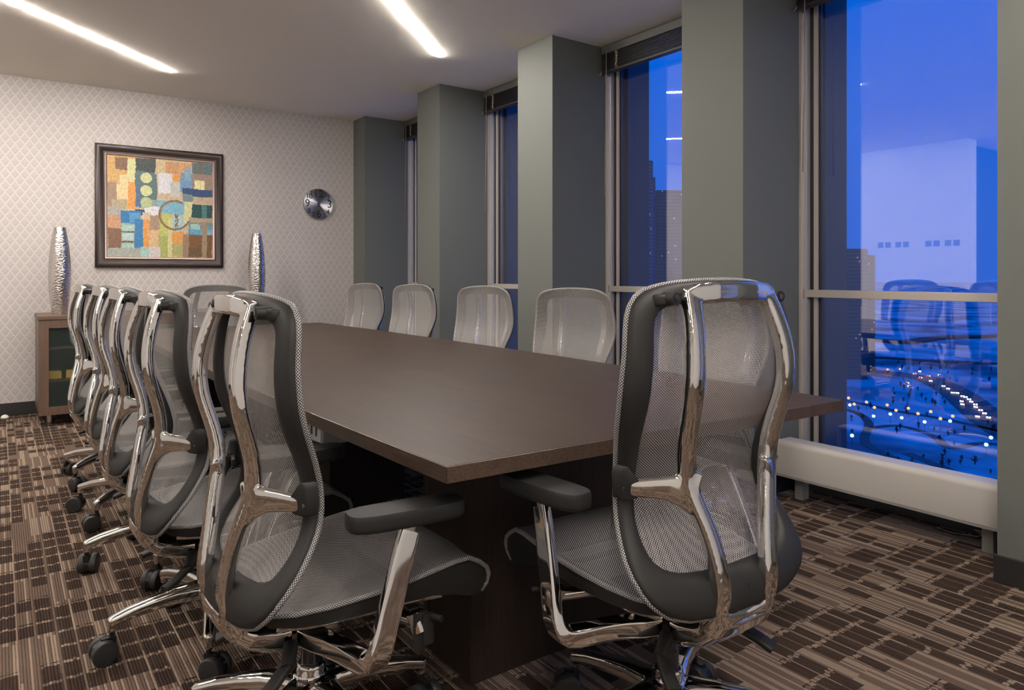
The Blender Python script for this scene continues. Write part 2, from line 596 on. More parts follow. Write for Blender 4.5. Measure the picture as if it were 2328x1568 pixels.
def remeshed(mb, name, mat, voxel, iters, fac=0.5):
    me = mb.mesh(name + '_src', None)
    o = bpy.data.objects.new(name + '_src', me)
    col.objects.link(o)
    r = o.modifiers.new('r', 'REMESH')
    r.mode = 'VOXEL'
    r.voxel_size = voxel
    r.use_smooth_shade = True
    s = o.modifiers.new('s', 'SMOOTH')
    s.factor = fac
    s.iterations = iters
    bpy.context.view_layer.update()
    dg = bpy.context.evaluated_depsgraph_get()
    out = bpy.data.meshes.new_from_object(o.evaluated_get(dg))
    out.name = name
    out.materials.clear()
    out.materials.append(mat)
    for p in out.polygons:
        p.use_smooth = True
    bpy.data.objects.remove(o)
    bpy.data.meshes.remove(me)
    return out

def text_mesh(name, s, size, depth, mat):
    cu = bpy.data.curves.new(name, 'FONT')
    cu.body = s
    cu.size = size
    cu.extrude = depth
    cu.align_x = 'CENTER'
    cu.align_y = 'CENTER'
    cu.resolution_u = 4
    o = bpy.data.objects.new(name, cu)
    col.objects.link(o)
    bpy.context.view_layer.update()
    dg = bpy.context.evaluated_depsgraph_get()
    me = bpy.data.meshes.new_from_object(o.evaluated_get(dg))
    me.name = name
    me.materials.clear()
    me.materials.append(mat)
    bpy.data.objects.remove(o)
    return me

# ================================================================ room shell
ZC = 2.768                      # ceiling
YB = 7.092                      # back wall
XC, XD, XG = 3.039, 3.532, 3.60 # pier face, window reveal, glass plane
Y4, PER, PW = 2.2345, 1.5217, 0.3955
XL = -2.15                      # left wall beyond the alcove
YF = -1.7                       # wall behind the camera
XA = -3.6

def struct(name, me, parent=None):
    o = link(name, me, parent)
    if parent is None:
        tag(o, kind='structure')
    return o

struct('floor', boxmesh('floor', XA, XG + 0.08, YF, YB, -0.12, 0.0, M['carpet']))
struct('ceiling', boxmesh('ceiling', XA, XG + 0.08, YF, YB, ZC, ZC + 0.12, M['ceiling']))
struct('wall_back', boxmesh('wall_back', XL - 0.2, XG + 0.4, YB, YB + 0.15, -0.12, ZC + 0.12, M['wallpaper']))
struct('wall_left', boxmesh('wall_left', XL - 0.23, XL, 3.72, YB, 0.0, ZC, M['white_wall']))
struct('wall_alcove', boxmesh('wall_alcove', XA, XL - 0.23, 3.88, 4.0, 0.0, ZC, M['slate_wall']))
struct('wall_far_left', boxmesh('wall_far_left', XA - 0.12, XA, YF, 4.0, 0.0, ZC, M['white_wall']))
struct('wall_front', boxmesh('wall_front', XA, XG + 0.4, YF - 0.12, YF, -0.12, ZC + 0.12, M['white_wall']))

# baseboards
struct('baseboard_back', boxmesh('baseboard_back', XL, XC, YB - 0.010, YB, 0.0, 0.105, M['rubber'], 0.003))
struct('baseboard_left', boxmesh('baseboard_left', XL, XL + 0.010, 3.72, YB - 0.01, 0.0, 0.105, M['rubber'], 0.003))

# window wall: piers, their baseboards, low curb, outer fins
wall_right = tag(empty('wall_right', (XC, 3.0, 0)), kind='structure')
def wr(name, x0, x1, y0, y1, z0, z1, mat, bevel=0.0):
    o = link(name, boxmesh(name, x0 - XC, x1 - XC, y0 - 3.0, y1 - 3.0, z0, z1, mat, bevel), wall_right)
    return o
for k in range(-3, 4):
    y0 = Y4 + k * PER
    y1 = min(y0 + PW, YB)
    if y1 < YF:
        continue
    y0 = max(y0, YF)
    wr('pier', XC, XG + 0.10, y0, y1, 0, ZC, M['pier'])
    wr('pier_baseboard', XC - 0.010, XC, y0 - 0.010, y1 + (0.010 if y1 < YB - 0.02 else 0), 0, 0.102, M['rubber'], 0.003)
    if y0 > YF:
        wr('pier_baseboard', XC, XD, y0 - 0.010, y0, 0, 0.102, M['rubber'], 0.003)
    wr('outer_fin', XG + 0.10, XG + 0.32, y0 - 0.05, y1 + 0.05, -1.5, ZC + 1.5, M['fin'])

# windows
def window(n, y0, y1, blind_label):
    root = tag(empty('window_%d' % n, (XG, (y0 + y1) / 2, 0)), kind='structure')
    cy = (y0 + y1) / 2
    def part(name, x0, x1, a, b, z0, z1, mat, bevel=0.0, parent=root):
        return link(name, boxmesh(name, x0 - XG, x1 - XG, a - cy, b - cy, z0, z1, mat, bevel), parent)
    part('curb', XD - 0.03, XG + 0.08, y0, y1, 0, 0.20, M['curb'])
    for s, e in ((1, y1), (-1, y0)):
        a, b = sorted((e, e - s * 0.012))
        part('jamb_liner', XD - 0.005, XD + 0.012, a, b, 0.20, ZC, M['beige_metal'])
        a, b = sorted((e, e - s * 0.032))
        part('jamb', XD + 0.012, XG - 0.016, a, b, 0.20, ZC, M['silver_metal'], 0.002)
        a, b = sorted((e, e - s * 0.052))
        part('gasket', XG - 0.016, XG - 0.004, a, b, 0.20, ZC, M['gasket'])
        a, b = sorted((e - s * 0.052, e - s * 0.074))
        part('mullion', XG - 0.018, XG + 0.02, a, b, 0.20, ZC, M['beige_metal'], 0.002)
        a, b = sorted((e - s * 0.074, e - s * 0.084))
        part('gasket', XG - 0.004, XG + 0.02, a, b, 0.20, ZC, M['gasket'])
    rail = part('rail', XD + 0.020, XD + 0.058, y0 + 0.004, y1 - 0.004, 1.026, 1.066, M['beige_metal'], 0.002)
    for e in (y0 + 0.014, y1 - 0.014):
        part('rail_bracket', XD + 0.010, XD + 0.062, e - 0.008, e + 0.008, 1.020, 1.072, M['zinc'], 0.002, rail)
    part('glass', XG + 0.002, XG + 0.010, y0 + 0.05, y1 - 0.05, 0.20, ZC, M['glass'])
    return root

def blind(y0, y1, label):
    cy = (y0 + y1) / 2
    root = empty('venetian_blind', (XD - 0.03, cy, ZC))
    tag(root, label, 'blind', 'raised window blinds')
    h = (y1 - y0) / 2 - 0.012
    hw = 0.026
    link('headrail', boxmesh('headrail', -hw, hw, -h, h, -0.062, -0.008, M['headrail'], 0.002), root)
    top, bot, ns = -0.070, -0.178, 13
    if 'slat' not in SH:
        pts = [(-0.025, -0.0010), (-0.012, 0.0014), (0.0, 0.0022), (0.012, 0.0014), (0.025, -0.0010)]
        poly = pts + [(x, z - 0.0026) for x, z in reversed(pts)]
        SH['slat'] = MB().prism(poly, lambda p: (p[0], -h, p[1]), lambda p: (p[0], h, p[1])).mesh('slat', M['slat'])
        SH['wand'] = MB().tube([(0, 0, 0), (-0.004, 0.0, -0.5), (-0.012, 0.004, -1.02)], 0.0030, 6).mesh('wand', M['wand'], True)
        rnd = random.Random(3)
        path = []
        for i in range(90):
            t = i / 89
            path.append((rnd.uniform(-0.008, 0.004), rnd.uniform(-0.014, 0.014), -0.066 - 0.118 * t + rnd.uniform(-0.006, 0.006)))
        SH['cord'] = MB().tube(path, 0.0026, 5).mesh('ladder_cord', M['cord'], True)
        SH['hook'] = MB().tube([(0, 0, 0.02), (-0.006, 0.0, 0.006), (-0.006, 0.012, -0.004), (0, 0.016, 0.008)], 0.004, 6).mesh('cord_tassel', M['wand'], True)
    for i in range(ns):
        z = top + (bot - top) * i / (ns - 1)
        link('slat', SH['slat'], root, (0.001 * (i % 2), 0, z))
    link('bottom_rail', boxmesh('bottom_rail', -0.025, 0.025, -h, h, -0.196, -0.182, M['slat'], 0.003), root)
    for t in (0.22, 0.80):
        link('ladder_cord', SH['cord'], root, (-0.027, h - 2 * h * t + 0.09, 0))
    link('wand', SH['wand'], root, (-0.034, h - 0.06, -0.055))
    link('cord_tassel', SH['hook'], root, (-0.034, h - 0.012, -0.205))
    return root
SH = {}

bays = []
for n, k in enumerate((3, 2, 1, 0, -1, -2)):
    y1 = Y4 + k * PER
    y0 = Y4 + (k - 1) * PER + PW
    y0 = max(y0, YF)
    bays.append((y0, y1))
    window(n + 1, y0, y1, '')
blind_labels = ['raised dark brown blind in the window nearest the wallpapered wall',
                'raised dark brown blind in the second window from the wallpapered wall',
                'raised dark brown blind in the third window from the wallpapered wall',
                'raised dark brown blind over the window facing the end of the table']
for (y0, y1), lb in zip(bays[:4], blind_labels):
    blind(y0, y1, lb)

# radiator covers under the windows
def radiator(y0, y1, label):
    cy = (y0 + y1) / 2
    root = empty('radiator_cover', (3.31, cy, 0))
    tag(root, label, 'radiator', 'low radiator covers under the windows')
    h = (y1 - y0) / 2 - 0.045
    prof = [(-0.060, 0.128), (-0.060, 0.272), (-0.057, 0.286), (-0.050, 0.295), (-0.040, 0.299), (-0.032, 0.300),
            (-0.032, 0.292), (-0.052, 0.284), (-0.053, 0.128)]
    link('front_panel', MB().prism(prof, lambda p: (p[0], -h, p[1]), lambda p: (p[0], h, p[1])).mesh('front_panel', M['radiator'], True, auto=40), root)
    link('bottom_lip', boxmesh('bottom_lip', -0.058, -0.030, -h, h, 0.116, 0.128, M['rad_grille']), root)
    link('top_grille', boxmesh('top_grille', -0.032, 0.062, -h, h, 0.286, 0.297, M['radiator'], 0.002), root)
    for s in (-1, 1):
        link('end_cap', boxmesh('end_cap', -0.052, 0.060, s * h - 0.003, s * h + 0.003, 0.120, 0.288, M['radiator'], 0.002), root)
        link('leg', boxmesh('leg', 0.000, 0.060, s * (h - 0.09) - 0.022, s * (h - 0.09) + 0.022, 0.0, 0.16, M['rad_grille'], 0.003), root)
    link('heating_element', boxmesh('heating_element', 0.000, 0.055, -h + 0.02, h - 0.02, 0.14, 0.27, M['curb']), root)
    return root
rad_labels = ['low white radiator cover under the window nearest the wallpapered wall',
              'low white radiator cover under the second window from the wallpapered wall',
              'low white radiator cover under the third window from the wallpapered wall',
              'low white radiator cover under the window facing the end of the table']
for (y0, y1), lb in zip(bays[:4], rad_labels):
    radiator(y0, y1, lb)

# loose cable on the floor under the radiator
cab = []
for i in range(70):
    t = i / 69
    if t < 0.45:
        cab.append((3.455 - 0.02 * math.sin(t * 9), 1.50 - 0.16 * t / 0.45, 0.004))
    else:
        a = (t - 0.45) * 30
        cab.append((3.452 + 0.026 * math.cos(a), 1.315 + 0.030 * math.sin(a) - 0.03 * (t - 0.45), 0.010 + 0.035 * abs(math.sin(a * 0.5))))
tag(link('cable', MB().tube(cab, 0.003, 6).mesh('cable', M['cord'], True)), 'thin pale cable coiled on the carpet under the radiator cover', 'cable')

# small door stop on the floor by the back wall
ds = [(0.030 * math.cos(R(a)), 0.028 * math.sin(R(a))) for a in range(0, 90, 15)] + [(0.002, 0.028)]
tag(link('door_stop', MB().lathe(ds, 20).mesh('door_stop', M['door_stop'], True), loc=(0.038, 7.0, 0)),
    'small pale domed door stop on the carpet beside the black baseboard', 'door stop')

# ceiling light lines, set at 45 degrees
def light_line(x1, y1, length, label):
    root = empty('ceiling_light', (x1, y1, ZC), R(45))
    tag(root, label, 'light', 'recessed light lines in the ceiling')
    link('diffuser', boxmesh('diffuser', -length, 0.0, -0.014, 0.014, -0.006, 0.0, M['strip'], 0.002), root)
    t = MB()
    t.box(-length - 0.004, 0.004, -0.020, -0.0142, -0.0008, 0.0)
    t.box(-length - 0.004, 0.004, 0.0142, 0.020, -0.0008, 0.0)
    t.box(0.0002, 0.004, -0.0142, 0.0142, -0.0008, 0.0)
    link('trim', t.mesh('trim', M['strip_trim']), root)
light_line(1.12, 6.215, 2.0, 'bright diagonal light line in the ceiling close to the wallpapered wall')
light_line(2.658, 4.612, 2.0, 'bright diagonal light line in the ceiling over the table')
light_line(2.35, 1.10, 2.0, 'added out-of-view diagonal light line in the ceiling over the chair with raised back')  # extra strip above the view, added to light the foreground
light_line(-1.00, 2.93, 2.0, 'added out-of-view diagonal light line in the ceiling beside the alcove')  # unseen strip, added to brighten the white wall mirrored in the glass
light_line(-0.15, 6.15, 2.0, 'added out-of-view diagonal light line in the ceiling by the corner of the white wall')  # unseen strip, added to lift the white wall and the wallpaper
light_line(0.30, 0.20, 2.0, 'added out-of-view diagonal light line in the ceiling by the wall opposite the wallpaper')  # unseen strip behind the camera, added as general fill

# grey squares on the left white wall (seen in the window's reflection)
sq = boxmesh('wall_square', -0.001, 0.001, -0.036, 0.036, -0.036, 0.036, M['square'])
sq_y = [4.755, 4.66, 4.53, 4.435, 4.165, 4.07, 3.94, 3.845]
for y in sq_y:
    tag(link('wall_square', sq, loc=(XL + 0.001, y, 1.53)), 'small grey square mark in a row on the white wall', 'wall mark', 'grey squares on the white wall')

# ================================================================ back wall things
# picture
pic = empty('framed_picture', (1.196, YB, 1.7465))
tag(pic, 'abstract patchwork painting in a wide dark brown frame on the wallpaper', 'picture')
PWH, PHH = 0.526, 0.5355
def frame_ring(prof):
    mb = MB()
    corners = [(-1, -1), (1, -1), (1, 1), (-1, 1)]
    n = len(prof)
    vs = []
    for cx, cz in corners:
        for ins, y in prof:
            vs.append((cx * (PWH - ins), -y, cz * (PHH - ins)))
    fs = []
    for c in range(4):
        d = (c + 1) % 4
        for i in range(n):
            j = (i + 1) % n
            fs.append((c * n + i, c * n + j, d * n + j, d * n + i))
    mb.add(vs, fs)
    return mb
link('frame', frame_ring([(0, 0.001), (0, 0.026), (0.006, 0.032), (0.022, 0.036), (0.040, 0.030), (0.056, 0.017), (0.064, 0.015), (0.072, 0.016), (0.074, 0.001)]).mesh('frame', M['pic_frame'], True, auto=35), pic)
link('frame_lip', frame_ring([(0.074, 0.002), (0.074, 0.017), (0.078, 0.019), (0.086, 0.017), (0.092, 0.011), (0.094, 0.002)]).mesh('frame_lip', M['pic_lip'], True, auto=35), pic)

def paint_canvas():
    W, Hh = 2 * (PWH - 0.093), 2 * (PHH - 0.093)
    n = 210
    rnd = random.Random(11)
    tan, orange, cream = (0.72, 0.56, 0.34), (0.80, 0.52, 0.26), (0.80, 0.72, 0.54)
    brown, taupe, dkb = (0.40, 0.29, 0.24), (0.52, 0.43, 0.37), (0.30, 0.22, 0.15)
    blue, lblue, navy = (0.12, 0.38, 0.62), (0.38, 0.62, 0.74), (0.10, 0.20, 0.38)
    slate, dslate, teal = (0.25, 0.35, 0.38), (0.17, 0.21, 0.22), (0.06, 0.20, 0.22)
    lime, pale, white = (0.66, 0.68, 0.36), (0.74, 0.76, 0.55), (0.78, 0.80, 0.84)
    aqua, grn = (0.55, 0.72, 0.70), (0.56, 0.60, 0.32)
    # x0,x1,y0(top),y1(bottom) in fractions of the canvas, top left origin
    rects = [
        (0, .27, 0, .42, tan), (.07, .18, .01, .14, brown), (.18, .26, .02, .25, pale), (.11, .20, .18, .32, cream),
        (0, .08, .26, .55, taupe), (.18, .255, .25, .52, orange), (.08, .18, .28, .42, cream), (.04, .17, .43, .52, (0.60, .55, .44)),
        (.255, .44, 0, .16, dslate), (.255, .46, .14, .42, slate), (.255, .31, .26, .50, (0.24, .34, .48)),
        (.44, .56, 0, .16, (0.72, .64, .50)), (.54, .68, .02, .16, (0.70, .50, .34)), (.66, .80, .02, .18, (0.76, .55, .36)),
        (.47, .62, .14, .34, white), (.60, .70, .14, .30, orange), (.58, .68, .22, .38, (0.68, .70, .68)),
        (.68, .80, .12, .32, (0.34, .52, .68)), (.72, .78, .06, .20, (0.42, .58, .70)),
        (.80, 1, 0, .12, slate), (.86, .89, 0, .12, brown), (.80, 1, .12, .30, (0.50, .42, .38)), (.82, .92, .19, .28, (0.84, .82, .60)),
        (.70, 1, .28, .36, navy), (.74, 1, .36, .43, (0.66, .58, .48)), (.70, .80, .34, .44, (0.34, .44, .48)),
        (.46, .72, .42, .56, lblue), (.30, .47, .42, .50, (0.45, .55, .58)), (.34, .48, .48, .57, white),
        (0, .12, .50, .60, (0.56, .56, .56)), (.26, .34, .52, .58, navy),
        (0, .12, .58, .74, (0.68, .50, .38)), (0, .13, .72, .92, brown), (.12, .30, .54, .70, blue), (.20, .30, .56, .66, (0.24, .52, .74)),
        (.24, .325, .62, .94, (0.15, .40, .62)), (.125, .245, .67, .93, (0.52, .60, .58)), (.13, .24, .68, .74, aqua), (.13, .24, .745, .76, dkb), (.13, .24, .77, .83, (0.62, .74, .74)), (.13, .24, .84, .86, dkb), (.13, .24, .87, .94, aqua),
        (.325, .40, .58, .92, orange), (.32, .40, .55, .62, (0.74, .66, .56)), (.39, .47, .57, .72, (0.56, .46, .40)), (.38, .47, .72, .92, (0.76, .62, .46)),
        (.47, .60, .58, 1, grn), (.48, .60, .56, .78, lime), (.60, .72, .58, .74, (0.58, .70, .72)), (.60, .72, .74, .88, orange), (.60, .70, .86, 1, (0.58, .58, .36)),
        (.56, .60, .60, 1, (0.74, .72, .50)), (.72, .80, .42, .66, pale),
        (.79, 1, .44, .58, teal), (.89, .94, .44, .58, (0.20, .38, .40)), (.76, 1, .58, .64, (0.58, .52, .44)),
        (.76, 1, .63, .76, (0.30, .46, .52)), (.78, .88, .645, .70, aqua), (.77, .90, .70, .76, (0.28, .55, .72)), (.88, 1, .70, .76, (0.40, .60, .72)),
        (.70, .80, .76, 1, (0.50, .40, .34)), (.76, 1, .76, 1, dkb), (.76, .96, .76, .90, (0.36, .24, .14)), (.89, .94, .62, 1, (0.52, .44, .36)),
        (0, .32, .91, 1, (0.54, .58, .56)), (.30, .40, .90, 1, aqua), (.38, .48, .90, 1, (0.72, .70, .72)),
    ]
    circles = [(.355, .20, .053, pale), (.355, .33, .055, pale), (.355, .45, .056, (0.62, .68, .50))]
    vs = [(-W / 2 + W * i / n, 0, Hh / 2 - Hh * j / n) for j in range(n + 1) for i in range(n + 1)]
    fs = [(j * (n + 1) + i, j * (n + 1) + i + 1, (j + 1) * (n + 1) + i + 1, (j + 1) * (n + 1) + i) for j in range(n) for i in range(n)]
    me = bpy.data.meshes.new('canvas')
    me.from_pydata(vs, [], fs)
    ca = me.color_attributes.new('paint', 'FLOAT_COLOR', 'CORNER')
    cols = []
    for j in range(n):
        for i in range(n):
            x, y = (i + .5) / n, (j + .5) / n
            jx = noise.noise((x * 28, y * 6, 1.7)) * .012 + noise.noise((x * 70, y * 70, 4)) * .006
            jy = noise.noise((x * 6, y * 28, 7.7)) * .012 + noise.noise((x * 70, y * 70, 9)) * .006
            c = (0.70, 0.62, 0.50)
            for x0, x1, y0, y1, cc in rects:
                if x0 <= x + jx < x1 and y0 <= y + jy < y1:
                    c = cc
            for cx, cy, rr, cc in circles:
                if math.hypot(x - cx, (y - cy) * 1.02) < rr + jx * .4:
                    c = cc
            rr = math.hypot(x - .625, y - .565)
            if .135 < rr + jx * .3 < .158 and not (x > .70 and y < .62):
                c = (0.44, 0.34, 0.24)
            if abs(x - .64) < .018 - .02 * abs(y - .60) and .55 < y < .70 and noise.noise((x * 60, y * 60, 2)) > -.1:
                c = (0.26, 0.32, 0.28)
            k = 1 + .10 * noise.noise((x * 45, y * 45, 3)) + .10 * noise.noise((x * 140, y * 30, 5)) + rnd.uniform(-.03, .03)
            cols.append(tuple(max(0, (v * .80 + .135 * w_) * k) ** 2.05 for v, w_ in zip(c, (1.0, .94, .84))))
    for p in me.polygons:
        for li in p.loop_indices:
            ca.data[li].color = (*cols[p.index], 1)
    m, nt, b = new_mat('abstract_print')
    at = nd(nt, 'ShaderNodeAttribute', attribute_name='paint')
    nt.links.new(at.outputs['Color'], b.inputs['Base Color'])
    b.inputs['Roughness'].default_value = 0.35
    b.inputs['Specular IOR Level'].default_value = 0.15
    me.materials.append(m)
    return me
tag(link('canvas', paint_canvas(), pic, (0, -0.006, 0)), 'abstract print of coloured blocks, three discs and a ring')
link('backing', boxmesh('backing', -PWH + 0.02, PWH - 0.02, -0.004, -0.0005, -PHH + 0.02, PHH - 0.02, M['canvas_black']), pic)

# clock
clk = empty('wall_clock', (2.650, YB, 1.868))
tag(clk, 'round silver wall clock with black numerals hanging on the wallpaper', 'clock')
RC = 0.157
link('case', MB().lathe([(RC - 0.004, -0.001), (RC, -0.006), (RC, -0.022), (RC - 0.002, -0.026), (RC - 0.005, -0.026), (RC - 0.0055, -0.0235)], 64, axis='Y').mesh('case', M['chrome_dull'], True, auto=40), clk)
link('dial', MB().lathe([(0.0005, -0.0245), (0.05, -0.0245), (RC - 0.005, -0.0245), (RC - 0.005, -0.021)], 64, axis='Y').mesh('dial', M['dial'], True, auto=40), clk)
NUM = {12: (.000, .100, .112), 1: (.068, .098, .066), 2: (.104, .066, .074), 3: (.117, .000, .108), 4: (.100, -.078, .070), 5: (.062, -.113, .070),
       6: (.002, -.103, .104), 7: (-.054, -.112, .070), 8: (-.099, -.078, .074), 9: (-.116, .000, .108), 10: (-.100, .072, .074), 11: (-.060, .104, .062)}
for h, (nx, nz, s_) in NUM.items():
    link('numeral', text_mesh('numeral', str(h), s_, 0.0006, M['ink']), clk, (nx, -0.0262, nz), (R(90), 0, 0))
def hand(ang, ln, w, tail, y):
    a = R(90 - ang)
    mt = Matrix.Rotation(-a, 4, 'Y')
    return MB().box(-tail, ln, y - 0.0008, y, -w / 2, w / 2, mt)
link('hour_hand', hand(149, 0.092, 0.0062, 0.020, -0.0275).mesh('hour_hand', M['ink']), clk)
link('minute_hand', hand(281, 0.098, 0.0046, 0.018, -0.0290).mesh('minute_hand', M['ink']), clk)
link('hub_cap', MB().lathe([(0.005, -0.0245), (0.005, -0.0305), (0.003, -0.0315)], 16, axis='Y').mesh('hub_cap', M['ink'], True, auto=40), clk)

# credenza
cb = empty('glass_door_cabinet', (0.243, 6.43, 0))
tag(cb, 'brown wooden cabinet with frosted glass doors standing against the wallpapered wall', 'cabinet')
CL, CD = 1.90, 0.64
link('top', boxmesh('top', -0.006, CL + 0.006, -0.006, CD, 0.806, 0.832, M['cabinet_wood'], 0.001), cb)
bd = MB()
bd.box(0.0, 0.019, 0.021, CD - 0.002, 0.080, 0.806)
bd.box(CL - 0.019, CL, 0.021, CD - 0.002, 0.080, 0.806)
bd.box(0.019, CL - 0.019, 0.021, CD - 0.002, 0.080, 0.099)
bd.box(0.019, CL - 0.019, CD - 0.012, CD - 0.002, 0.099, 0.806)
for k in (1, 2):
    bd.box(CL * k / 3 - 0.009, CL * k / 3 + 0.009, 0.021, CD - 0.012, 0.099, 0.806)
link('body', bd.mesh('body', M['cabinet_wood']), cb)
for k in range(3):
    x0 = CL * k / 3 + 0.0015
    x1 = CL * (k + 1) / 3 - 0.0015
    z0, z1, st = 0.082, 0.803, 0.062
    d = MB()
    d.box(x0, x0 + st, 0, 0.019, z0, z1)
    d.box(x1 - st, x1, 0, 0.019, z0, z1)
    d.box(x0 + st, x1 - st, 0, 0.019, z1 - st, z1)
    d.box(x0 + st, x1 - st, 0, 0.019, z0, z0 + st)
    dr = link('door', d.mesh('door', M['cabinet_wood']), cb)
    link('glass_panel', boxmesh('glass_panel', x0 + st, x1 - st, 0.008, 0.012, z0 + st, z1 - st, M['frosted']), dr)
    for z in (0.335, 0.585):
        link('shelf', boxmesh('shelf', CL * k / 3 + 0.02, CL * (k + 1) / 3 - 0.02, 0.05, CD - 0.02, z - 0.009, z + 0.009, M['cabinet_wood']), cb)
for fx in (0.075, CL - 0.075):
    for fy in (0.10, CD - 0.10):
        link('foot', MB().lathe([(0.030, 0.0), (0.030, 0.008), (0.019, 0.013), (0.019, 0.080)], 24, c=(fx, fy, 0)).mesh('foot', M['silver_foot'], True, auto=40), cb)
# things on its shelves, dim behind the frosted glass
def shelf_thing(name, x, z, w, d, h, mat, label, cat, grp=None):
    if name == 'bowl':
        me = MB().lathe([(w * .5, 0), (w, h * .55), (w, h), (w * .93, h), (w * .90, h * .55), (0.004, h * .12)], 24).mesh(name, mat, True, auto=40)
    else:
        me = MB().box(-w, w, -d, d, 0, h * .92).box(-w * .9, w * .9, -d * .9, d * .9, h * .92, h).mesh(name, mat, bevel=0.004)
    tag(link(name, me, loc=(0.243 + x, 6.43 + 0.10, z)), label, cat, grp)
shelf_thing('snack_box', 0.105, 0.345, 0.045, 0.035, 0.060, M['yellow'], 'yellow box on the middle shelf behind frosted glass', 'box', 'yellow boxes in the cabinet')
shelf_thing('snack_box', 0.235, 0.345, 0.055, 0.035, 0.060, M['yellow'], 'yellow box on the middle shelf behind frosted glass', 'box', 'yellow boxes in the cabinet')
shelf_thing('snack_box', 0.380, 0.345, 0.055, 0.035, 0.060, M['yellow'], 'yellow box on the middle shelf behind frosted glass', 'box', 'yellow boxes in the cabinet')
shelf_thing('bowl', 0.255, 0.595, 0.055, 0.055, 0.095, M['pale'], 'pale bowl on the upper shelf behind frosted glass', 'bowl')

# vases
def vase(x, y, label):
    h = 0.695
    prof = []
    for i in range(41):
        t = i / 40
        if t < 0.42:
            r = 0.053 + (0.078 - 0.053) * math.sin(t / 0.42 * math.pi / 2)
        else:
            q = (t - 0.42) / 0.58
            r = 0.078 - (0.078 - 0.040) * q ** 2.1
        prof.append((r, h * t))
    prof += [(0.034, h), (0.034, h - 0.05)]
    tag(link('vase', MB().lathe(prof, 48).mesh('vase', M['hammered'], True, auto=50), loc=(x, y, 0.832)), label, 'vase', 'tall hammered silver vases')
vase(0.395, 6.75, 'tall hammered silver vase on the cabinet end away from the wall clock')
vase(1.940, 6.75, 'tall hammered silver vase on the cabinet between the painting and the wall clock')

# ================================================================ table
def table():
    root = empty('conference_table', (1.5, 3.6, 0))
    tag(root, 'long brown wood boat-shaped conference table with panel bases', 'table')
    def edge(x, y):
        return (x - 1.5, y - 3.6)
    def side(p0, pm, p1, n):
        out = []
        for i in range(n + 1):
            t = i / n
            out.append(tuple((1 - t) * (1 - 2 * t) * a + 4 * t * (1 - t) * m + t * (2 * t - 1) * b for a, m, b in zip(p0, pm, p1)))
        return out
    NL, NR, FL, FR = (0.776, 1.317), (2.243, 1.262), (0.790, 5.92), (2.215, 5.88)
    left = side(NL, (0.733, 3.60), FL, 24)
    right = side(NR, (2.283, 3.60), FR, 24)
    ys = 3.60
    def top_piece(i0, i1):
        poly = [edge(*left[i]) for i in range(i0, i1 + 1)] + [edge(*right[i]) for i in range(i1, i0 - 1, -1)]
        a = 0.0008
        poly = [(px, py + (a if py < (left[i1][1] - 3.6) - .5 and i0 else 0)) for px, py in poly]
        mb = MB().prism(poly, lambda p: (p[0], p[1], 0.702), lambda p: (p[0], p[1], 0.740))
        return mb.mesh('top', M['table_wood'], bevel=0.0016, seg=2)
    link('top', top_piece(0, 12), root)
    link('top', top_piece(12, 24), root)
    # edge band just inside the outline, a hair proud of it
    def band(pts, out):
        mb = MB()
        n = len(pts)
        vs = []
        for i, (px, py) in enumerate(pts):
            ox, oy = out
            for d, z in ((0.0, 0.7025), (0.0012, 0.7032), (0.0012, 0.7382), (0.0, 0.7392)):
                vs.append((px + ox * d, py + oy * d, z))
        fs = []
        for i in range(n - 1):
            for j in range(3):
                fs.append((i * 4 + j, i * 4 + j + 1, i * 4 + 5 + j, i * 4 + 4 + j))
        mb.add(vs, fs)
        return mb.mesh('edge_band', M['table_edge'])
    link('edge_band', band([edge(*p) for p in left], (-1, 0)), root)
    link('edge_band', band([edge(*p) for p in right], (1, 0)), root)
    link('edge_band', band([edge(*NL), edge(*NR)], (0, -1)), root)
    link('edge_band', band([edge(*FL), edge(*FR)], (0, 1)), root)
    def base(x0, x1, y0, y1):
        mb = MB()
        t = 0.030
        mb.box(x0, x1, y0, y0 + t, 0, 0.702)
        mb.box(x0, x1, y1 - t, y1, 0, 0.702)
        mb.box(x0 + 0.004, x0 + 0.004 + t, y0 + t, y1 - t, 0, 0.702)
        mb.box(x1 - 0.004 - t, x1 - 0.004, y0 + t, y1 - t, 0, 0.702)
        mb.v = [(a - 1.5, b - 3.6, c) for a, b, c in mb.v]
        link('panel_base', mb.mesh('panel_base', M['base_wood'], bevel=0.0015), root)
    base(1.070, 1.935, 1.685, 1.960)
    base(1.300, 1.700, 3.315, 3.885)
    base(1.070, 1.935, 5.230, 5.505)
    # power box under the near left edge
    pb = link('power_box', boxmesh('power_box', 0.815 - 1.5, 0.90 - 1.5, 2.14 - 3.6, 2.34 - 3.6, 0.618, 0.702, M['rad_grille'], 0.003), root)
    link('face_plate', boxmesh('face_plate', 0.812 - 1.5, 0.815 - 1.5, 2.15 - 3.6, 2.33 - 3.6, 0.624, 0.698, M['white_plastic'], 0.001), pb)
    for yy in (2.185, 2.225, 2.265, 2.305):
        link('socket_slot', boxmesh('socket_slot', 0.8110 - 1.5, 0.8122 - 1.5, yy - 0.006 - 3.6, yy + 0.006 - 3.6, 0.640, 0.684, M['ink']), pb)
    return root
table()

# ================================================================ chairs
def smooth_fn(tab):
    xs = np.array([t[0] for t in tab], float)
    ys = np.array([t[1] for t in tab], float)
    o = np.argsort(xs)
    xs, ys = xs[o], ys[o]
    dense = np.linspace(xs[0], xs[-1], 240)
    v = np.interp(dense, xs, ys)
    k = np.hanning(13)
    k /= k.sum()
    v = np.convolve(np.pad(v, 6, mode='edge'), k, mode='valid')
    return lambda z: float(np.interp(z, dense, v))

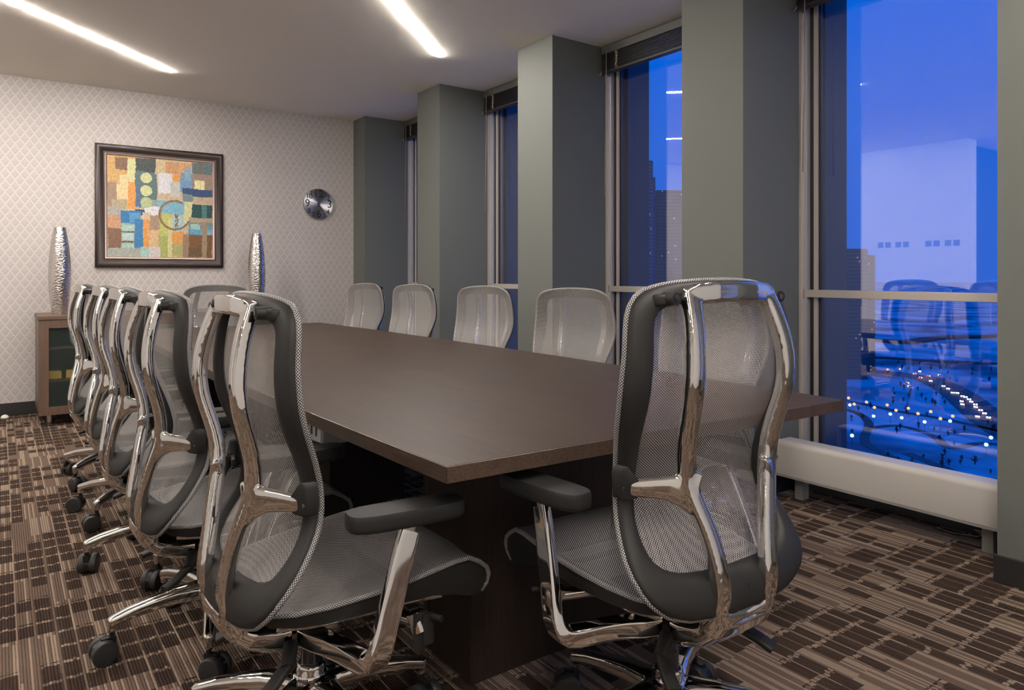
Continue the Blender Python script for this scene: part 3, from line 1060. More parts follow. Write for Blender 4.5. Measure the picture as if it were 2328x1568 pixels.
Y_EDGE = smooth_fn([(1.12, -.118), (1.04, -.124), (.96, -.132), (.92, -.132), (.88, -.129), (.84, -.121), (.80, -.107), (.76, -.091), (.72, -.078),
                    (.68, -.070), (.64, -.070), (.60, -.080), (.56, -.105), (.52, -.135), (.48, -.168), (.44, -.192), (.39, -.205)])
C_DEP = smooth_fn([(1.12, .034), (1.0, .040), (.85, .045), (.70, .045), (.58, .040), (.50, .028), (.39, .018)])
OUT = [(0, 1.106), (.06, 1.105), (.12, 1.101), (.165, 1.095), (.205, 1.083), (.232, 1.066), (.248, 1.04), (.256, 1.0), (.261, .96), (.266, .92), (.269, .88),
       (.267, .84), (.260, .80), (.249, .76), (.239, .72), (.234, .68), (.234, .64), (.240, .60), (.252, .56), (.261, .52), (.259, .485), (.240, .450), (.205, .422), (.155, .407), (.09, .402), (0, .401)]
INN = [(0, 1.057), (.07, 1.0565), (.12, 1.055), (.160, 1.051), (.186, 1.040), (.199, 1.018), (.203, .98), (.206, .94), (.209, .90), (.211, .86), (.211, .82), (.208, .78), (.203, .74),
       (.200, .70), (.200, .66), (.204, .62), (.211, .58), (.213, .55), (.205, .522), (.183, .501), (.145, .490), (.085, .486), (0, .485)]

def resample(poly, n):
    P = np.array(poly, float)
    d = np.r_[0, np.cumsum(np.hypot(*np.diff(P, axis=0).T))]
    t = np.linspace(0, d[-1], 400)
    x, z = np.interp(t, d, P[:, 0]), np.interp(t, d, P[:, 1])
    k = np.hanning(11)
    k /= k.sum()
    def sm(a):
        ext = np.r_[2 * a[0] - a[5:0:-1], a, 2 * a[-1] - a[-2:-7:-1]]
        return np.convolve(ext, k, mode='valid')
    x, z = sm(x), sm(z)
    tt = np.linspace(0, d[-1], n)
    return np.c_[np.interp(tt, t, x), np.interp(tt, t, z)]

NSEG = 44
o_half, i_half = resample(OUT, NSEG + 1), resample(INN, NSEG + 1)
def full_loop(h):
    r = [tuple(p) for p in h]
    l = [(-p[0], p[1]) for p in h[-2:0:-1]]
    return r + l
OL, IL = full_loop(o_half), full_loop(i_half)

def x_out(z):
    zs = o_half[:, 1][::-1]
    xs = o_half[:, 0][::-1]
    return float(np.interp(z, zs, xs))
def y_surf(x, z):
    xe = max(x_out(z), 0.20)
    return Y_EDGE(z) - C_DEP(z) * (1 - min(1.0, (x / xe) ** 2))

CH = {}
def build_chair_meshes():
    # --- back frame ring
    n = len(OL)
    sec = [(0.0, 0.0), (0.0, .55), (.05, .85), (.16, 1.0), (.5, 1.10), (.82, 1.0), (.94, .80), (1.0, .35), (1.0, 0.0)]
    m = len(sec)
    vs, fs = [], []
    for (ox, oz), (ix, iz) in zip(OL, IL):
        for t, s in sec:
            x, z = ox + (ix - ox) * t, oz + (iz - oz) * t
            T = 0.024 if z > .55 else 0.018 + 0.006 * max(0, (z - .45) / .10)
            vs.append((x, y_surf(x, z) - T * s, z))
    for i in range(n):
        k = (i + 1) % n
        for j in range(m):
            q = (j + 1) % m
            fs.append((i * m + j, i * m + q, k * m + q, k * m + j))
    mb = MB()
    mb.add(vs, fs)
    CH['back_frame'] = mb.mesh('back_frame', M['black'], True, auto=60)
    # --- fabric of the back, stretched over the front of the frame
    rows, cols = 46, 30
    vs, fs, uv = [], [], []
    for i in range(rows + 1):
        z = 0.4035 + (1.1035 - 0.4035) * i / rows
        xe = x_out(z)
        for j in range(cols + 1):
            x = -xe + 2 * xe * j / cols
            vs.append((x, y_surf(x, z) + 0.004, z))
            uv.append((x, z))
    for i in range(rows):
        for j in range(cols):
            a = i * (cols + 1) + j
            fs.append((a, a + 1, a + cols + 2, a + cols + 1))
    mb = MB()
    mb.add(vs, fs)
    CH['back_mesh'] = mb.mesh('back_mesh', M['mesh_back'], True, uvs=uv)
    # --- piping round the back
    path = [(x, y_surf(x, z) - 0.004, z) for x, z in OL]
    mb = MB()
    mb.tube(path, 0.0062, 8, closed=True)
    L = 0
    uv = []
    for i in range(len(path)):
        if i:
            L += (Vector(path[i]) - Vector(path[i - 1])).length
        for j in range(8):
            uv.append((L, 0.0042 * j * 1.0))
    CH['back_piping'] = mb.mesh('back_piping', M['mesh_edge'], True, uvs=uv)
    # --- cast aluminium spine
    SP = [(.123, -.186, 1.072), (.129, -.199, 1.040), (.136, -.211, 1.0), (.143, -.219, .96), (.146, -.2225, .92), (.147, -.220, .88), (.145, -.212, .84), (.140, -.199, .80),
          (.136, -.189, .76), (.132, -.183, .72), (.127, -.184, .68), (.117, -.192, .64), (.102, -.203, .60), (.090, -.212, .56), (.082, -.220, .52), (.077, -.227, .48),
          (.075, -.230, .45), (.076, -.226, .42), (.077, -.212, .392), (.077, -.188, .370)]
    P = np.array(SP)
    t = np.r_[0, np.cumsum(np.linalg.norm(np.diff(P, axis=0), axis=1))]
    tt = np.linspace(0, t[-1], 48)
    SPd = np.c_[[np.interp(tt, t, P[:, k]) for k in range(3)]].T
    for _ in range(2):
        SPd[1:-1] = (SPd[:-2] + 2 * SPd[1:-1] + SPd[2:]) / 4
    mb = MB()
    for s in (1, -1):
        mb.sweep([(s * p[0], p[1], p[2]) for p in SPd], 0.041, 0.031, (1, 0, 0), 24, 5)
        arm = [(.112, -.192, .655), (.140, -.182, .664), (.165, -.164, .668), (.192, -.146, .669), (.218, -.130, .669), (.236, -.116, .669)]
        mb.sweep([(s * a, b, c) for a, b, c in arm], [.098, .072, .054, .046, .040, .038], [.026, .024, .022, .021, .020, .020], (0, 0, 1), 16, 4)
    br = [(-.136, -.184, 1.070), (-.11, -.190, 1.077), (-.06, -.197, 1.081), (0, -.199, 1.082), (.06, -.197, 1.081), (.11, -.190, 1.077), (.136, -.184, 1.070)]
    mb.sweep(br, [.038, .046, .048, .048, .048, .046, .038], .028, (0, 0, 1), 16, 4)
    yk = [(-.082, -.222, .405), (-.06, -.222, .388), (0, -.220, .382), (.06, -.222, .388), (.082, -.222, .405)]
    mb.sweep(yk, .036, .028, (0, 0, 1), 16, 4)
    body = [(0, -.226, .388), (0, -.205, .364), (0, -.17, .341), (0, -.12, .322), (0, -.06, .309), (0, 0.0, .302), (0, .05, .302)]
    mb.sweep(body, [.175, .192, .198, .186, .160, .135, .115], [.034, .048, .060, .070, .076, .074, .060], (1, 0, 0), 20, 4)
    CH['spine'] = remeshed(mb, 'spine', M['chrome'], 0.0034, 12, 0.5)
    # --- brackets
    for s, nm in ((1, 'r'), (-1, 'l')):
        mb = MB()
        poly = [(-.022, -.014), (-.010, -.026), (.018, -.028), (.019, .030), (.011, .046), (.002, .044), (-.021, .010)]
        mb.prism(poly, lambda p: (s * (.236 + p[0] * .9 + (p[1]) * .05), -.128 + p[0] * .55, .672 + p[1]),
                 lambda p: (s * (.240 + p[0] * .9 + (p[1]) * .05), -.098 + p[0] * .55, .672 + p[1]))
        CH['bracket_' + nm] = mb.mesh('bracket', M['black'], True, bevel=0.005, seg=3, auto=50)
        mb = MB()
        mb.cyl((s * .2455, -.104, .668), (s * .2440, -.1205, .668), .0075, .0070, 16)
        mb.cyl((s * .2440, -.1205, .668), (s * .2439, -.1212, .668), .0036, .0036, 6)
        CH['bracket_bolt_' + nm] = mb.mesh('bolt', M['steel'], True, auto=40)
        mb = MB()
        mb.box(.160, .200, -.184, -.156, 1.055, 1.080)
        mb.v = [(s * a, b + (a - .160) * .45, c - (a - .160) * .10) for a, b, c in mb.v]
        CH['top_clip_' + nm] = mb.mesh('top_clip', M['black'], True, bevel=0.006, seg=3, auto=50)
        mb = MB()
        mb.cyl((s * 0.1710, -.160, 1.0675), (s * 0.1680, -.1915, 1.0675), .0150, .0135, 24)
        mb.cyl((s * 0.1680, -.1915, 1.0675), (s * 0.1678, -.1930, 1.0675), .0085, .0080, 18)
        CH['top_bolt_' + nm] = mb.mesh('bolt_boss', M['black'], True, auto=40)
        mb = MB()
        mb.cyl((s * 0.1678, -.1930, 1.0675), (s * 0.1677, -.1938, 1.0675), .0062, .0058, 16)
        mb.cyl((s * 0.1677, -.1938, 1.0675), (s * 0.1676, -.1942, 1.0675), .0032, .0032, 6)
        CH['top_screw_' + nm] = mb.mesh('bolt', M['steel'], True, auto=40)
    # --- seat
    SEAT = [(-.185, .438, .165), (-.165, .434, .190), (-.12, .432, .212), (-.05, .436, .232), (.04, .443, .246), (.12, .450, .252), (.20, .458, .252), (.26, .463, .249), (.30, .461, .246),
            (.335, .450, .242), (.357, .432, .239), (.366, .412, .236), (.362, .390, .232), (.348, .372, .228)]
    cols = 28
    vs, fs, uv = [], [], []
    L = 0
    for i, (y, z, w) in enumerate(SEAT):
        if i:
            L += math.hypot(y - SEAT[i - 1][0], z - SEAT[i - 1][1])
        dip = 0.028 * max(0, 1 - abs(y - .02) / .30)
        for j in range(cols + 1):
            u = -1 + 2 * j / cols
            crown = -0.010 * u * u if y > .30 else 0
            vs.append((u * w, y, z - dip * (1 - u * u) + crown))
            uv.append((u * w, L))
    for i in range(len(SEAT) - 1):
        for j in range(cols):
            a = i * (cols + 1) + j
            fs.append((a, a + 1, a + cols + 2, a + cols + 1))
    mb = MB()
    mb.add(vs, fs)
    CH['seat'] = mb.mesh('seat', M['mesh_seat'], True, uvs=uv)
    # frame under the fabric: side skirts, front roll, pan
    LOW = {-.185: .414, -.165: .402, -.12: .396, -.05: .394, .04: .396, .12: .398, .20: .392, .26: .378, .30: .362, .335: .356, .357: .358, .366: .362, .362: .366, .348: .369}
    mb = MB()
    for s in (1, -1):
        vs, fs = [], []
        for y, z, w in SEAT:
            zz = z - (0.010 if y > .30 else 0)
            lo = min(LOW[y], zz - .003)
            yi = y if y < .30 else .30 + (y - .30) * .90
            vs += [(s * (w + .001), yi, zz - .004), (s * (w + .001), yi, (zz + lo) / 2), (s * (w - .008), yi, lo), (s * (w - .045), yi, lo + .004), (s * (w - .045), yi, zz - .020 if zz - .020 > lo + .004 else lo + .0045)]
        for i in range(len(SEAT) - 1):
            for j in range(4):
                fs.append((i * 5 + j, i * 5 + j + 1, i * 5 + 6 + j, i * 5 + 5 + j))
        mb.add(vs, fs)
    vs = []
    for y, z, w in SEAT:
        vs += [(-(w - .044), y, min(LOW[y] + .006, z - .030)), ((w - .044), y, min(LOW[y] + .006, z - .030))]
    mb.add(vs, [(2 * i, 2 * i + 1, 2 * i + 3, 2 * i + 2) for i in range(len(SEAT) - 1)])
    mb.cyl((-.235, .316, .405), (.235, .316, .405), .046, .046, 28)
    CH['seat_frame'] = mb.mesh('seat_frame', M['black'], True, auto=50)
    for s, nm in ((1, 'r'), (-1, 'l')):
        path = [(s * (w + .001), y, z - (.012 if y > .30 else .003)) for y, z, w in SEAT]
        mb = MB()
        mb.tube(path, .0058, 8)
        uv, L = [], 0
        for i in range(len(path)):
            if i:
                L += (Vector(path[i]) - Vector(path[i - 1])).length
            for j in range(8):
                uv.append((L, .0042 * j))
        CH['seat_piping_' + nm] = mb.mesh('seat_piping', M['mesh_edge'], True, uvs=uv)
        mb = MB()
        rail = [(s * .175, -.150, .398), (s * .190, -.08, .390), (s * .200, .03, .385), (s * .203, .14, .382), (s * .203, .245, .372)]
        mb.sweep(rail, .018, .020, (1, 0, 0), 12, 4)
        CH['seat_rail_' + nm] = mb.mesh('seat_rail', M['chrome'], True, auto=60)
        # arm
        path = [(.306, .100, .585), (.312, .082, .545), (.320, .058, .480), (.328, .034, .415), (.3345, .016, .365), (.3335, .010, .346), (.326, .006, .332), (.310, .002, .325), (.28, -.008, .324), (.23, -.020, .327), (.18, -.032, .326), (.13, -.042, .320), (.09, -.046, .318)]
        wd = [.048, .050, .052, .052, .052, .052, .052, .050, .044, .042, .044, .050, .052]
        hh = [.020, .022, .023, .024, .026, .029, .034, .038, .040, .040, .041, .042, .042]
        mb = MB()
        P = np.array(path)
        t = np.r_[0, np.cumsum(np.linalg.norm(np.diff(P, axis=0), axis=1))]
        tt = np.linspace(0, t[-1], 40)
        Q = np.c_[[np.interp(tt, t, P[:, k]) for k in range(3)]].T
        W = np.interp(tt, t, wd)
        Hh = np.interp(tt, t, hh)
        for _ in range(2):
            Q[1:-1] = (Q[:-2] + 2 * Q[1:-1] + Q[2:]) / 4
        mb.sweep([(s * a, b, c) for a, b, c in Q], list(W), list(Hh), (0, 1, 0), 24, 7)
        CH['arm_support_' + nm] = mb.mesh('arm_support', M['chrome'], True, auto=50)
        mb = MB()
        mb.sweep([(s * .307, .097, .575), (s * .305, .103, .607)], .030, .012, (0, 1, 0), 12, 4)
        CH['arm_post_' + nm] = mb.mesh('arm_post', M['chrome_dull'], True, auto=50)
        # pad
        mb = MB()
        outl = []
        for q in range(28):
            a = 2 * math.pi * q / 28
            c, d = math.cos(a), math.sin(a)
            outl.append((math.copysign(abs(c) ** .55, c) * .043, math.copysign(abs(d) ** .5, d) * .136))
        ya = R(-6) * s
        cx, cy = s * .307, .092
        def pt(p, k, z):
            x, y = p[0] * k, p[1] * (1 - (1 - k) * .35)
            return (cx + x * math.cos(ya) - y * math.sin(ya), cy + x * math.sin(ya) + y * math.cos(ya), z - .05 * y * .3)
        lv = [(.80, .605), (.96, .609), (1.0, .617), (1.0, .632), (.985, .640), (.95, .644), (.6, .6455), (.2, .6457)]
        vs = [pt(p, k, z) for k, z in lv for p in outl]
        nn = len(outl)
        fs = [(i * nn + j, i * nn + (j + 1) % nn, (i + 1) * nn + (j + 1) % nn, (i + 1) * nn + j) for i in range(len(lv) - 1) for j in range(nn)]
        fs += [tuple(range(nn - 1, -1, -1)), tuple((len(lv) - 1) * nn + j for j in range(nn))]
        mb.add(vs, fs)
        CH['arm_pad_' + nm] = mb.mesh('arm_pad', M['black_soft'], True, auto=60)
        mb = MB()
        mb.box(s * .290, s * .322, .085, .165, .596, .606)
        mb.v = [(a, b, c + (.004 if b > .1 else 0)) for a, b, c in mb.v]
        CH['arm_trigger_' + nm] = mb.mesh('arm_trigger', M['black_gloss'], bevel=0.003)
        # lever under the seat front with a crank handle
        mb = MB()
        mb.cyl((s * .11, .13, .335), (s * .205, .175, .325), .017, .015, 16)
        mb.cyl((s * .200, .172, .345), (s * .214, .180, .303), .020, .018, 16)
        CH['tilt_tube_' + nm] = mb.mesh('tilt_tube', M['chrome'], True, auto=50)
        mb = MB()
        mb.sweep([(s * .226, .196, .345), (s * .228, .196, .275)], .030, .012, (0, 1, 0), 16, 2.2)
        mb.sweep([(s * .218, .180, .350), (s * .220, .180, .262)], .040, .012, (0, 1, 0), 16, 2.2)
        mb.cyl((s * .230, .204, .338), (s * .255, .216, .336), .0085, .0085, 14)
        CH['tilt_crank_' + nm] = mb.mesh('tilt_crank', M['black'], True, auto=50)
        mb = MB()
        mb.cyl((s * .09, -.085, .305), (s * .135, -.110, .278), .017, .016, 16)
        mb.sweep([(s * .120, -.098, .285), (s * .150, -.150, .258), (s * .160, -.178, .246)], .034, .016, (1, 0, 0), 14, 4)
        CH['height_lever_' + nm] = mb.mesh('height_lever', M['black'], True, auto=50)
        mb = MB()
        for yy in (.02, .055):
            mb.lathe([(.0075, 0), (.0075, .014), (.0095, .016), (.0095, .026), (.006, .034), (.004, .038)], 12, c=(s * .115, yy - .02, .348))
        CH['spring_screw_' + nm] = mb.mesh('spring_screw', M['zinc'], True, auto=50)
    # mechanism block
    mb = MB()
    mb.box(-.085, .085, -.13, .20, .352, .398)
    mb.box(-.16, .16, -.10, .18, .384, .402)
    mb.box(-.05, .05, .02, .19, .318, .356)
    CH['mechanism'] = mb.mesh('mechanism', M['black_gloss'], True, bevel=0.006, seg=2, auto=50)
    # embossed lettering on the back of the frame
    me = text_mesh('embossed_logo', 'cob', .030, .0010, M['black'])
    CH['embossed_logo'] = me
    # --- base
    CH['gas_lift'] = MB().lathe([(.024, .17), (.024, .245), (.019, .25), (.019, .31)], 20).mesh('gas_lift', M['black_gloss'], True, auto=40)
    mb = MB()
    mb.lathe([(.030, .098), (.048, .110), (.050, .150), (.042, .166), (.036, .174), (.035, .198), (.031, .203), (.025, .203)], 28)
    for k in range(5):
        a = 2 * math.pi * k / 5
        c, s = math.cos(a), math.sin(a)
        path = [(.020, .142), (.06, .146), (.12, .146), (.18, .140), (.24, .130), (.285, .118), (.300, .113)]
        wd = [.078, .066, .050, .043, .037, .034, .032]
        hh = [.056, .056, .048, .042, .037, .033, .031]
        mb.sweep([(r * c, r * s, z) for r, z in path], wd, hh, (-s, c, 0), 16, 3.2)
        mb.cyl((.292 * c, .292 * s, .120), (.292 * c, .292 * s, .086), .0145, .0135, 16)
    CH['star_base'] = remeshed(mb, 'star_base', M['chrome'], 0.0036, 9, 0.5)
    # --- caster: stem at origin, wheels trailing along +x, on the floor
    mb = MB()
    mb.cyl((0, 0, .092), (0, 0, .060), .008, .008, 12)
    hood = []
    for q in range(-1, 10):
        a = R(20 * q)
        hood.append((.022 + .0385 * math.cos(a), .036 + .0385 * math.sin(a)))
    hood += [(-.006, .036), (-.006, .064), (.010, .066)]
    poly = [(.022 + .0335 * math.cos(R(20 * q)), .036 + .0335 * math.sin(R(20 * q))) for q in range(18)]
    mb.prism(poly, lambda p: (p[0], -.009, p[1]), lambda p: (p[0], .009, p[1]))
    mb.box(-.010, .030, -.010, .010, .050, .074)
    CH['caster'] = mb.mesh('caster', M['black_gloss'], True, auto=40)
    mb = MB()
    mb.lathe([(.020, .0095), (.034, .0095), (.036, .012), (.036, .027), (.0335, .031), (.028, .032), (.006, .032)], 32, c=(.022, 0, .036), axis='Y')
    CH['wheel_r'] = mb.mesh('wheel', M['rubber'], True, auto=40)
    mb.v = [(a, -b, c) for a, b, c in mb.v]
    CH['wheel_l'] = mb.mesh('wheel', M['rubber'], True, auto=40)
build_chair_meshes()

UPPER = ['back_mesh', 'spine', 'seat', 'seat_frame', 'mechanism']
def chair(x, y, rot, dz, base_deg, label, logo=False, swivel=0):
    root = empty('office_chair', (x, y, 0), R(rot))
    tag(root, label, 'chair', 'mesh office chairs around the conference table')
    up = (0, 0, dz)
    bf = link('back_frame', CH['back_frame'], root, up)
    if logo:
        link('embossed_logo', CH['embossed_logo'], bf, (0, -.2315, .442), (R(78), 0, 0))
    link('back_piping', CH['back_piping'], bf)
    sp = None
    for k in UPPER:
        o = link(k, CH[k], root, up)
        if k == 'spine':
            sp = o
        if k == 'seat':
            st = o
        if k == 'mechanism':
            me = o
    for s in ('r', 'l'):
        b = link('bracket', CH['bracket_' + s], root, up)
        link('bolt', CH['bracket_bolt_' + s], b)
        b = link('top_clip', CH['top_clip_' + s], root, up)
        link('bolt_boss', CH['top_bolt_' + s], b)
        link('bolt', CH['top_screw_' + s], b)
        link('seat_piping', CH['seat_piping_' + s], st)
        link('seat_rail', CH['seat_rail_' + s], root, up)
        a = link('arm_support', CH['arm_support_' + s], root, up)
        link('arm_post', CH['arm_post_' + s], a)
        p = link('arm_pad', CH['arm_pad_' + s], root, up)
        link('arm_trigger', CH['arm_trigger_' + s], p)
        link('spring_screw', CH['spring_screw_' + s], me)
        t = link('tilt_tube', CH['tilt_tube_' + s], root, up)
        link('tilt_crank', CH['tilt_crank_' + s], t)
        link('height_lever', CH['height_lever_' + s], root, up)
    link('gas_lift', CH['gas_lift'], root)
    br = R(base_deg - rot)
    link('star_base', CH['star_base'], root, (0, 0, 0), (0, 0, br))
    rnd = random.Random(int(x * 1000 + y * 77))
    for k in range(5):
        a = br + 2 * math.pi * k / 5
        c = link('caster', CH['caster'], root, (.292 * math.cos(a), .292 * math.sin(a), 0), (0, 0, a + R(swivel) + rnd.uniform(-2.2, 2.2)))
        link('wheel', CH['wheel_r'], c)
        link('wheel', CH['wheel_l'], c)
    return root

CHAIRS = [
    (1.3185, 1.1818, -3.2, .031, 28, 'grey mesh office chair with raised back at the table end away from the wallpaper', True),
    (0.6226, 1.7098, -87.7, .0, -5, 'grey mesh office chair farthest from the frosted cabinet in the row facing the windows', True),
    (0.565, 2.43, -88.5, -.008, 182, 'grey mesh office chair fourth from the frosted cabinet in the row facing the windows', True),
    (0.565, 3.17, -88.5, -.008, 180, 'grey mesh office chair in the middle of the row facing the windows', True),
    (0.575, 3.895, -88.0, -.010, 150, 'grey mesh office chair second from the frosted cabinet in the row facing the windows', True),
    (0.558, 4.635, -88.5, -.010, 147, 'grey mesh office chair nearest the frosted cabinet in the row facing the windows', True),
    (2.42, 5.69, 100, -.035, 20, 'grey mesh office chair by the windows nearest the wallpapered wall', True),
    (2.42, 4.81, 99, -.035, 55, 'grey mesh office chair by the windows, second from the wallpapered wall', True),
    (2.42, 3.84, 99, -.035, 10, 'grey mesh office chair by the windows, third from the wallpapered wall', True),
    (2.42, 2.94, 103, -.035, 40, 'grey mesh office chair by the windows, fourth from the wallpapered wall', True),
    (2.42, 2.03, 96, -.030, -10, 'grey mesh office chair by the windows, farthest from the wallpapered wall', True),
    (1.425, 5.93, 180, -.045, 15, 'grey mesh office chair at the table end in front of the frosted cabinet', True),
]
for c in CHAIRS:
    chair(*c)

# ================================================================ the city outside
GZ = -92.0
def ground_pt(u, v):
    """where the line of sight through a photo pixel meets the ground far below"""
    k = (u - 1164.0) / FPX
    d = Vector((math.sin(YAW) + k * math.cos(YAW), math.cos(YAW) - k * math.sin(YAW), -(v - HOR) / FPX))
    t = (GZ - CAM_H) / d.z
    return Vector((t * d.x, t * d.y, GZ))
gm = MB()
gm.add([(-3000, -3000, GZ), (9000, -3000, GZ), (9000, 9000, GZ), (-3000, 9000, GZ)], [(0, 1, 2, 3)])
def make_snow():
    m, nt, b = new_mat('patchy_snow_ground')
    tc = nd(nt, 'ShaderNodeTexCoord')
    nz = nd(nt, 'ShaderNodeTexNoise')
    nz.inputs['Scale'].default_value = 0.011
    nz.inputs['Detail'].default_value = 6.0
    nt.links.new(tc.outputs['Object'], nz.inputs['Vector'])
    mr = nd(nt, 'ShaderNodeMapRange')
    mr.inputs['From Min'].default_value = 0.40
    mr.inputs['From Max'].default_value = 0.58
    nt.links.new(nz.outputs['Fac'], mr.inputs['Value'])
    c = mix_col(nt, mr.outputs[0], (0.10, 0.14, 0.20), (0.62, 0.70, 0.78))
    nt.links.new(c, b.inputs['Base Color'])
    b.inputs['Roughness'].default_value = 0.9
    return m
tag(link('snowy_ground', gm.mesh('snowy_ground', make_snow())), kind='structure')

def road(name, pix, w, label, cat='road', z=0.3, mat='road'):
    P = [ground_pt(u, v) for u, v in pix]
    pts = []
    for i in range(len(P) - 1):
        p0, p1, p2, p3 = P[max(i - 1, 0)], P[i], P[i + 1], P[min(i + 2, len(P) - 1)]
        for q in range(8):
            t = q / 8
            pts.append(0.5 * ((2 * p1) + (p2 - p0) * t + (2 * p0 - 5 * p1 + 4 * p2 - p3) * t * t + (3 * p1 - p0 - 3 * p2 + p3) * t ** 3))
    pts.append(P[-1])
    vs, fs = [], []
    for i, p in enumerate(pts):
        d = (pts[min(i + 1, len(pts) - 1)] - pts[max(i - 1, 0)])
        d.z = 0
        d.normalize()
        nn = Vector((-d.y, d.x, 0)) * (w / 2)
        for q in (-1, 1):
            vs.append((p.x + q * nn.x, p.y + q * nn.y, GZ + z))
            vs.append((p.x + q * nn.x, p.y + q * nn.y, GZ))
    for i in range(len(pts) - 1):
        a, b2 = i * 4, i * 4 + 4
        fs += [(a, a + 2, b2 + 2, b2), (a, b2, b2 + 1, a + 1), (a + 2, a + 3, b2 + 3, b2 + 2)]
    mb = MB()
    mb.add(vs, fs)
    return tag(link(name, mb.mesh(name, M[mat])), label, kind='structure')
road('road', [(1880, 830), (1960, 842), (2040, 850), (2110, 862), (2170, 890), (2215, 925), (2260, 960), (2340, 1010)], 26, 'wide curving city road crowded with headlights')
road('park_path', [(1890, 905), (1960, 918), (2040, 935), (2120, 948), (2190, 962), (2290, 985)], 6, 'straight lamp-lined park path in the snow far below')
road('park_path', [(1900, 925), (1950, 940), (1975, 962), (1965, 1000), (1990, 1022), (2040, 1045)], 5, 'park path bending sharply in the snow far below')
road('park_path', [(1970, 975), (2040, 968), (2120, 990), (2160, 1018), (2230, 1008), (2300, 1015)], 5, 'winding park path crossing the snow far below')
road('park_path', [(2060, 1030), (2130, 1058), (2200, 1085), (2300, 1095)], 6, 'lowest park path curving through the snow far below')
road('far_road', [(1900, 772), (2000, 776), (2060, 780), (2140, 770), (2300, 766)], 24, 'distant dark tree-lined road across the snow', z=3.0, mat='tree')
road('far_road', [(1900, 812), (2010, 815), (2120, 822), (2300, 830)], 12, 'middle distant straight road across the snow', z=2.0)

# street lamps
lamp_me = {}
for nm in ('lamp_orange', 'lamp_white'):
    s = bmesh.new()
    bmesh.ops.create_icosphere(s, subdivisions=2, radius=1.0)
    me = bpy.data.meshes.new('globe')
    s.to_mesh(me)
    s.free()
    me.materials.append(M[nm])
    lamp_me[nm] = me
pole_me = MB().cyl((0, 0, 0), (0, 0, 5.4), 0.12, 0.10, 8).mesh('pole', M['tree'])
LAMPS_O = [(1929, 911), (1970, 921), (1988, 934), (2017, 928), (2037, 941), (2065, 936), (2087, 949), (2116, 944), (2138, 961), (2166, 955), (1942, 926), (2018, 842), (2046, 841)]
LAMPS_W = [(1932, 928), (1986, 955), (2024, 950), (2050, 959), (2102, 969), (2160, 967), (1937, 1002), (2253, 1007), (2242, 1024)]
for pts, nm, lb, gp in ((LAMPS_O, 'lamp_orange', 'glowing orange globe lamp along the snowy park paths', 'orange park lamps'),
                        (LAMPS_W, 'lamp_white', 'glowing bluish white globe lamp along the snowy park paths', 'white park lamps')):
    for u, v in pts:
        g = ground_pt(u, v + 12)
        r = empty('street_lamp', g)
        tag(r, lb, 'street lamp', gp)
        link('pole', pole_me, r)
        link('globe', lamp_me[nm], r, (0, 0, 5.8))

# cars on the curving road
car_me = MB().box(-2.2, 2.2, -0.9, 0.9, 0.3, 0.95).box(-1.2, 1.3, -0.8, 0.8, 0.95, 1.5).mesh('body', M['car'], bevel=0.15)
hl = MB()
for s in (-1, 1):
    hl.box(2.2, 2.5, s * 0.75 - 0.55, s * 0.75 + 0.55, 0.40, 1.5)
hl_me = hl.mesh('headlights', M['lamp_head'])
tl = MB()
for s in (-1, 1):
    tl.box(-2.5, -2.2, s * 0.6 - 0.30, s * 0.6 + 0.30, 0.5, 1.0)
tl_me = tl.mesh('taillights', M['lamp_tail'])
cars = [(2146, 880, 1), (2158, 886, 1), (2165, 895, 1), (2180, 896, 1), (2188, 903, 1), (2196, 905, 1), (2190, 915, 1), (2203, 910, 1), (2212, 916, 1), (2218, 922, 1), (2192, 922, 1),
        (2222, 928, 1), (2230, 935, 1), (2235, 942, 1), (2226, 950, 1), (2250, 952, 1), (2115, 868, 1), (2088, 846, 1), (2080, 853, 0), (2092, 862, 0), (2070, 882, 0), (2060, 874, 0), (2138, 856, 0), (2110, 858, 0)]
for u, v, front in cars:
    g = ground_pt(u, v)
    r = empty('car', (g.x, g.y, GZ + 0.3), math.atan2(-g.y, -g.x) + random.uniform(-.5, .5) + (0 if front else math.pi))
    tag(r, 'tiny car with white headlights on the curving road far below' if front else 'tiny car with red tail lights on the curving road far below', 'car', 'cars with headlights on' if front else 'cars with tail lights on')
    link('body', car_me, r)
    link('headlights', hl_me, r)
    link('taillights', tl_me, r)

# bare winter trees
def tree_mesh(seed):
    rn = random.Random(seed)
    mb = MB()
    mb.cyl((0, 0, 0), (0, 0, 6), 0.5, 0.25, 6)
    for i in range(60):
        z0 = rn.uniform(1.6, 6.0)
        a = rn.uniform(0, 6.283)
        l = rn.uniform(1.4, 4.2) * (1.15 - z0 / 9)
        e = rn.uniform(0.5, 1.35)
        p1 = (l * math.cos(a) * math.cos(e), l * math.sin(a) * math.cos(e), z0 + l * math.sin(e))
        mb.cyl((0, 0, z0), p1, 0.20, 0.10, 4)
    return mb.mesh('winter_tree', M['tree'])
trees = [tree_mesh(s) for s in (1, 2, 3)]
rn = random.Random(5)
tp = []
for i in range(40):
    tp.append((rn.uniform(2030, 2150), rn.uniform(875, 925)))
for i in range(36):
    tp.append((rn.uniform(1925, 2260), rn.uniform(925, 990)))
for i in range(26):
    tp.append((rn.uniform(1925, 2260), rn.uniform(1000, 1080)))
for i in range(30):
    tp.append((rn.uniform(1990, 2260), rn.uniform(825, 868)))
taken = [(o.location.x, o.location.y) for o in col.objects if o.parent is None and o.name.split('.')[0] in ('car', 'street_lamp')]
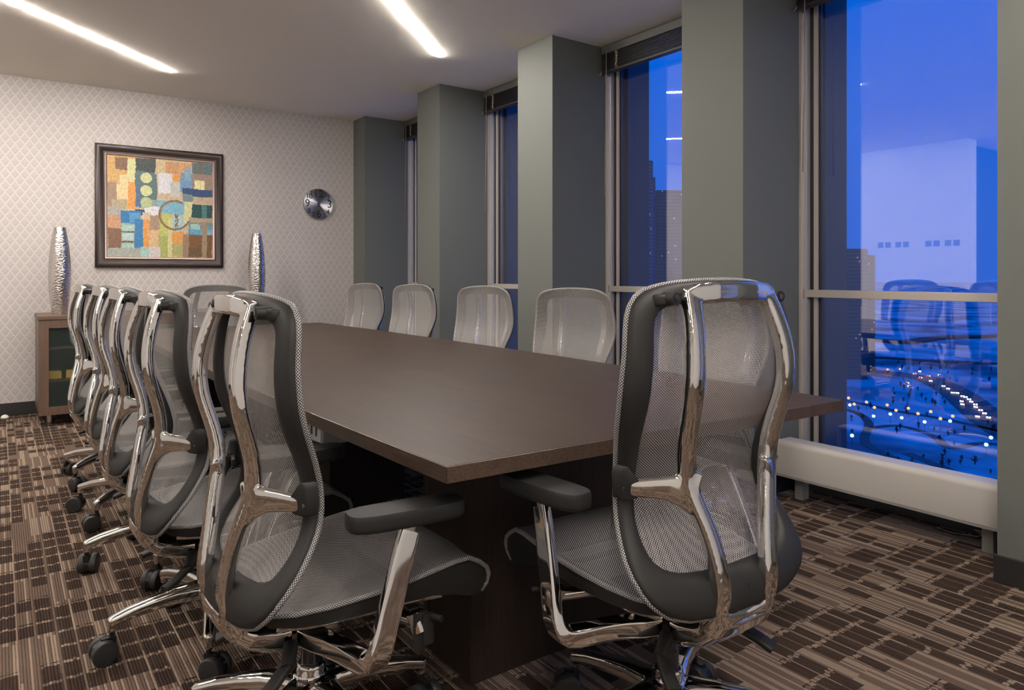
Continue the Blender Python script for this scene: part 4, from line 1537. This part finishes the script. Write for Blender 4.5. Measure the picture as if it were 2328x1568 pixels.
for i, (u, v) in enumerate(tp):
    g = ground_pt(u, v)
    if min(math.hypot(g.x - a, g.y - b) for a, b in taken) < 6.5:
        continue
    taken.append((g.x, g.y))
    s = rn.uniform(.30, .62)
    o = link('winter_tree', trees[i % 3], None, g, (0, 0, rn.uniform(0, 6)))
    o.scale = (s * 1.2, s * 1.2, s)
    tag(o, 'bare dark winter tree in the snowy park far below', 'tree', 'winter trees in the park')

# towers
def tower(name, u0, u1, vtop, vbase, label, mat, band, nfl, depth=45, dist=None, seed=1):
    g = ground_pt((u0 + u1) / 2, vbase)
    dd = math.hypot(g.x, g.y)
    fw = g.x * math.sin(YAW) + g.y * math.cos(YAW)
    w = (u1 - u0) / FPX * fw
    ztop = CAM_H + (HOR - vtop) / FPX * fw
    ang = math.atan2(math.sin(YAW) * 0 + g.y, g.x)
    root = empty(name, (g.x, g.y, GZ), -YAW)
    tag(root, label, 'building')
    H = ztop - GZ
    link('core', boxmesh('core', -w / 2, w / 2, 0, depth, 0, H, M[mat]), root)
    fh = H / nfl
    bm_ = boxmesh('floor_band', -w / 2 - 0.5, w / 2 + 0.5, -0.5, depth + 0.5, 0, fh * 0.42, M[band])
    lw = boxmesh('lit_window', -0.5, 0.5, -0.35, 0.3, fh * 0.5, fh * 0.85, M['lit_window'])
    rr = random.Random(seed)
    for i in range(nfl):
        link('floor_band', bm_, root, (0, 0, i * fh))
        for q in range(2):
            if rr.random() < 0.13:
                link('lit_window', lw, root, (rr.uniform(-w * .42, w * .42), 0, i * fh))
    return root, w, H
tower('office_tower', 1880, 1972, 565, 862, 'dark tower block with a few lit windows standing over the snowy park', 'tower_warm', 'tower_a', 34, seed=3)
tower('office_tower', 1972.5, 1989, 580, 846, 'slim dark tower block just behind the larger tower over the park', 'tower_a', 'tower_warm', 32, depth=20, seed=4)
tr, w, H = tower('office_tower', 1440, 1484, 365, 860, 'tall blue glass skyscraper with a stepped top between the pillars', 'tower_a', 'tower_b', 62, seed=5)
link('shoulder', boxmesh('shoulder', w / 2 + 0.6, w / 2 + 2.8, 2, 40, 0, H * 0.925, M['tower_a']), tr)
tower('office_tower', 1493, 1585, 432, 850, 'broad dark skyscraper with a flat top beside the blue glass one', 'tower_warm', 'tower_a', 54, seed=7)
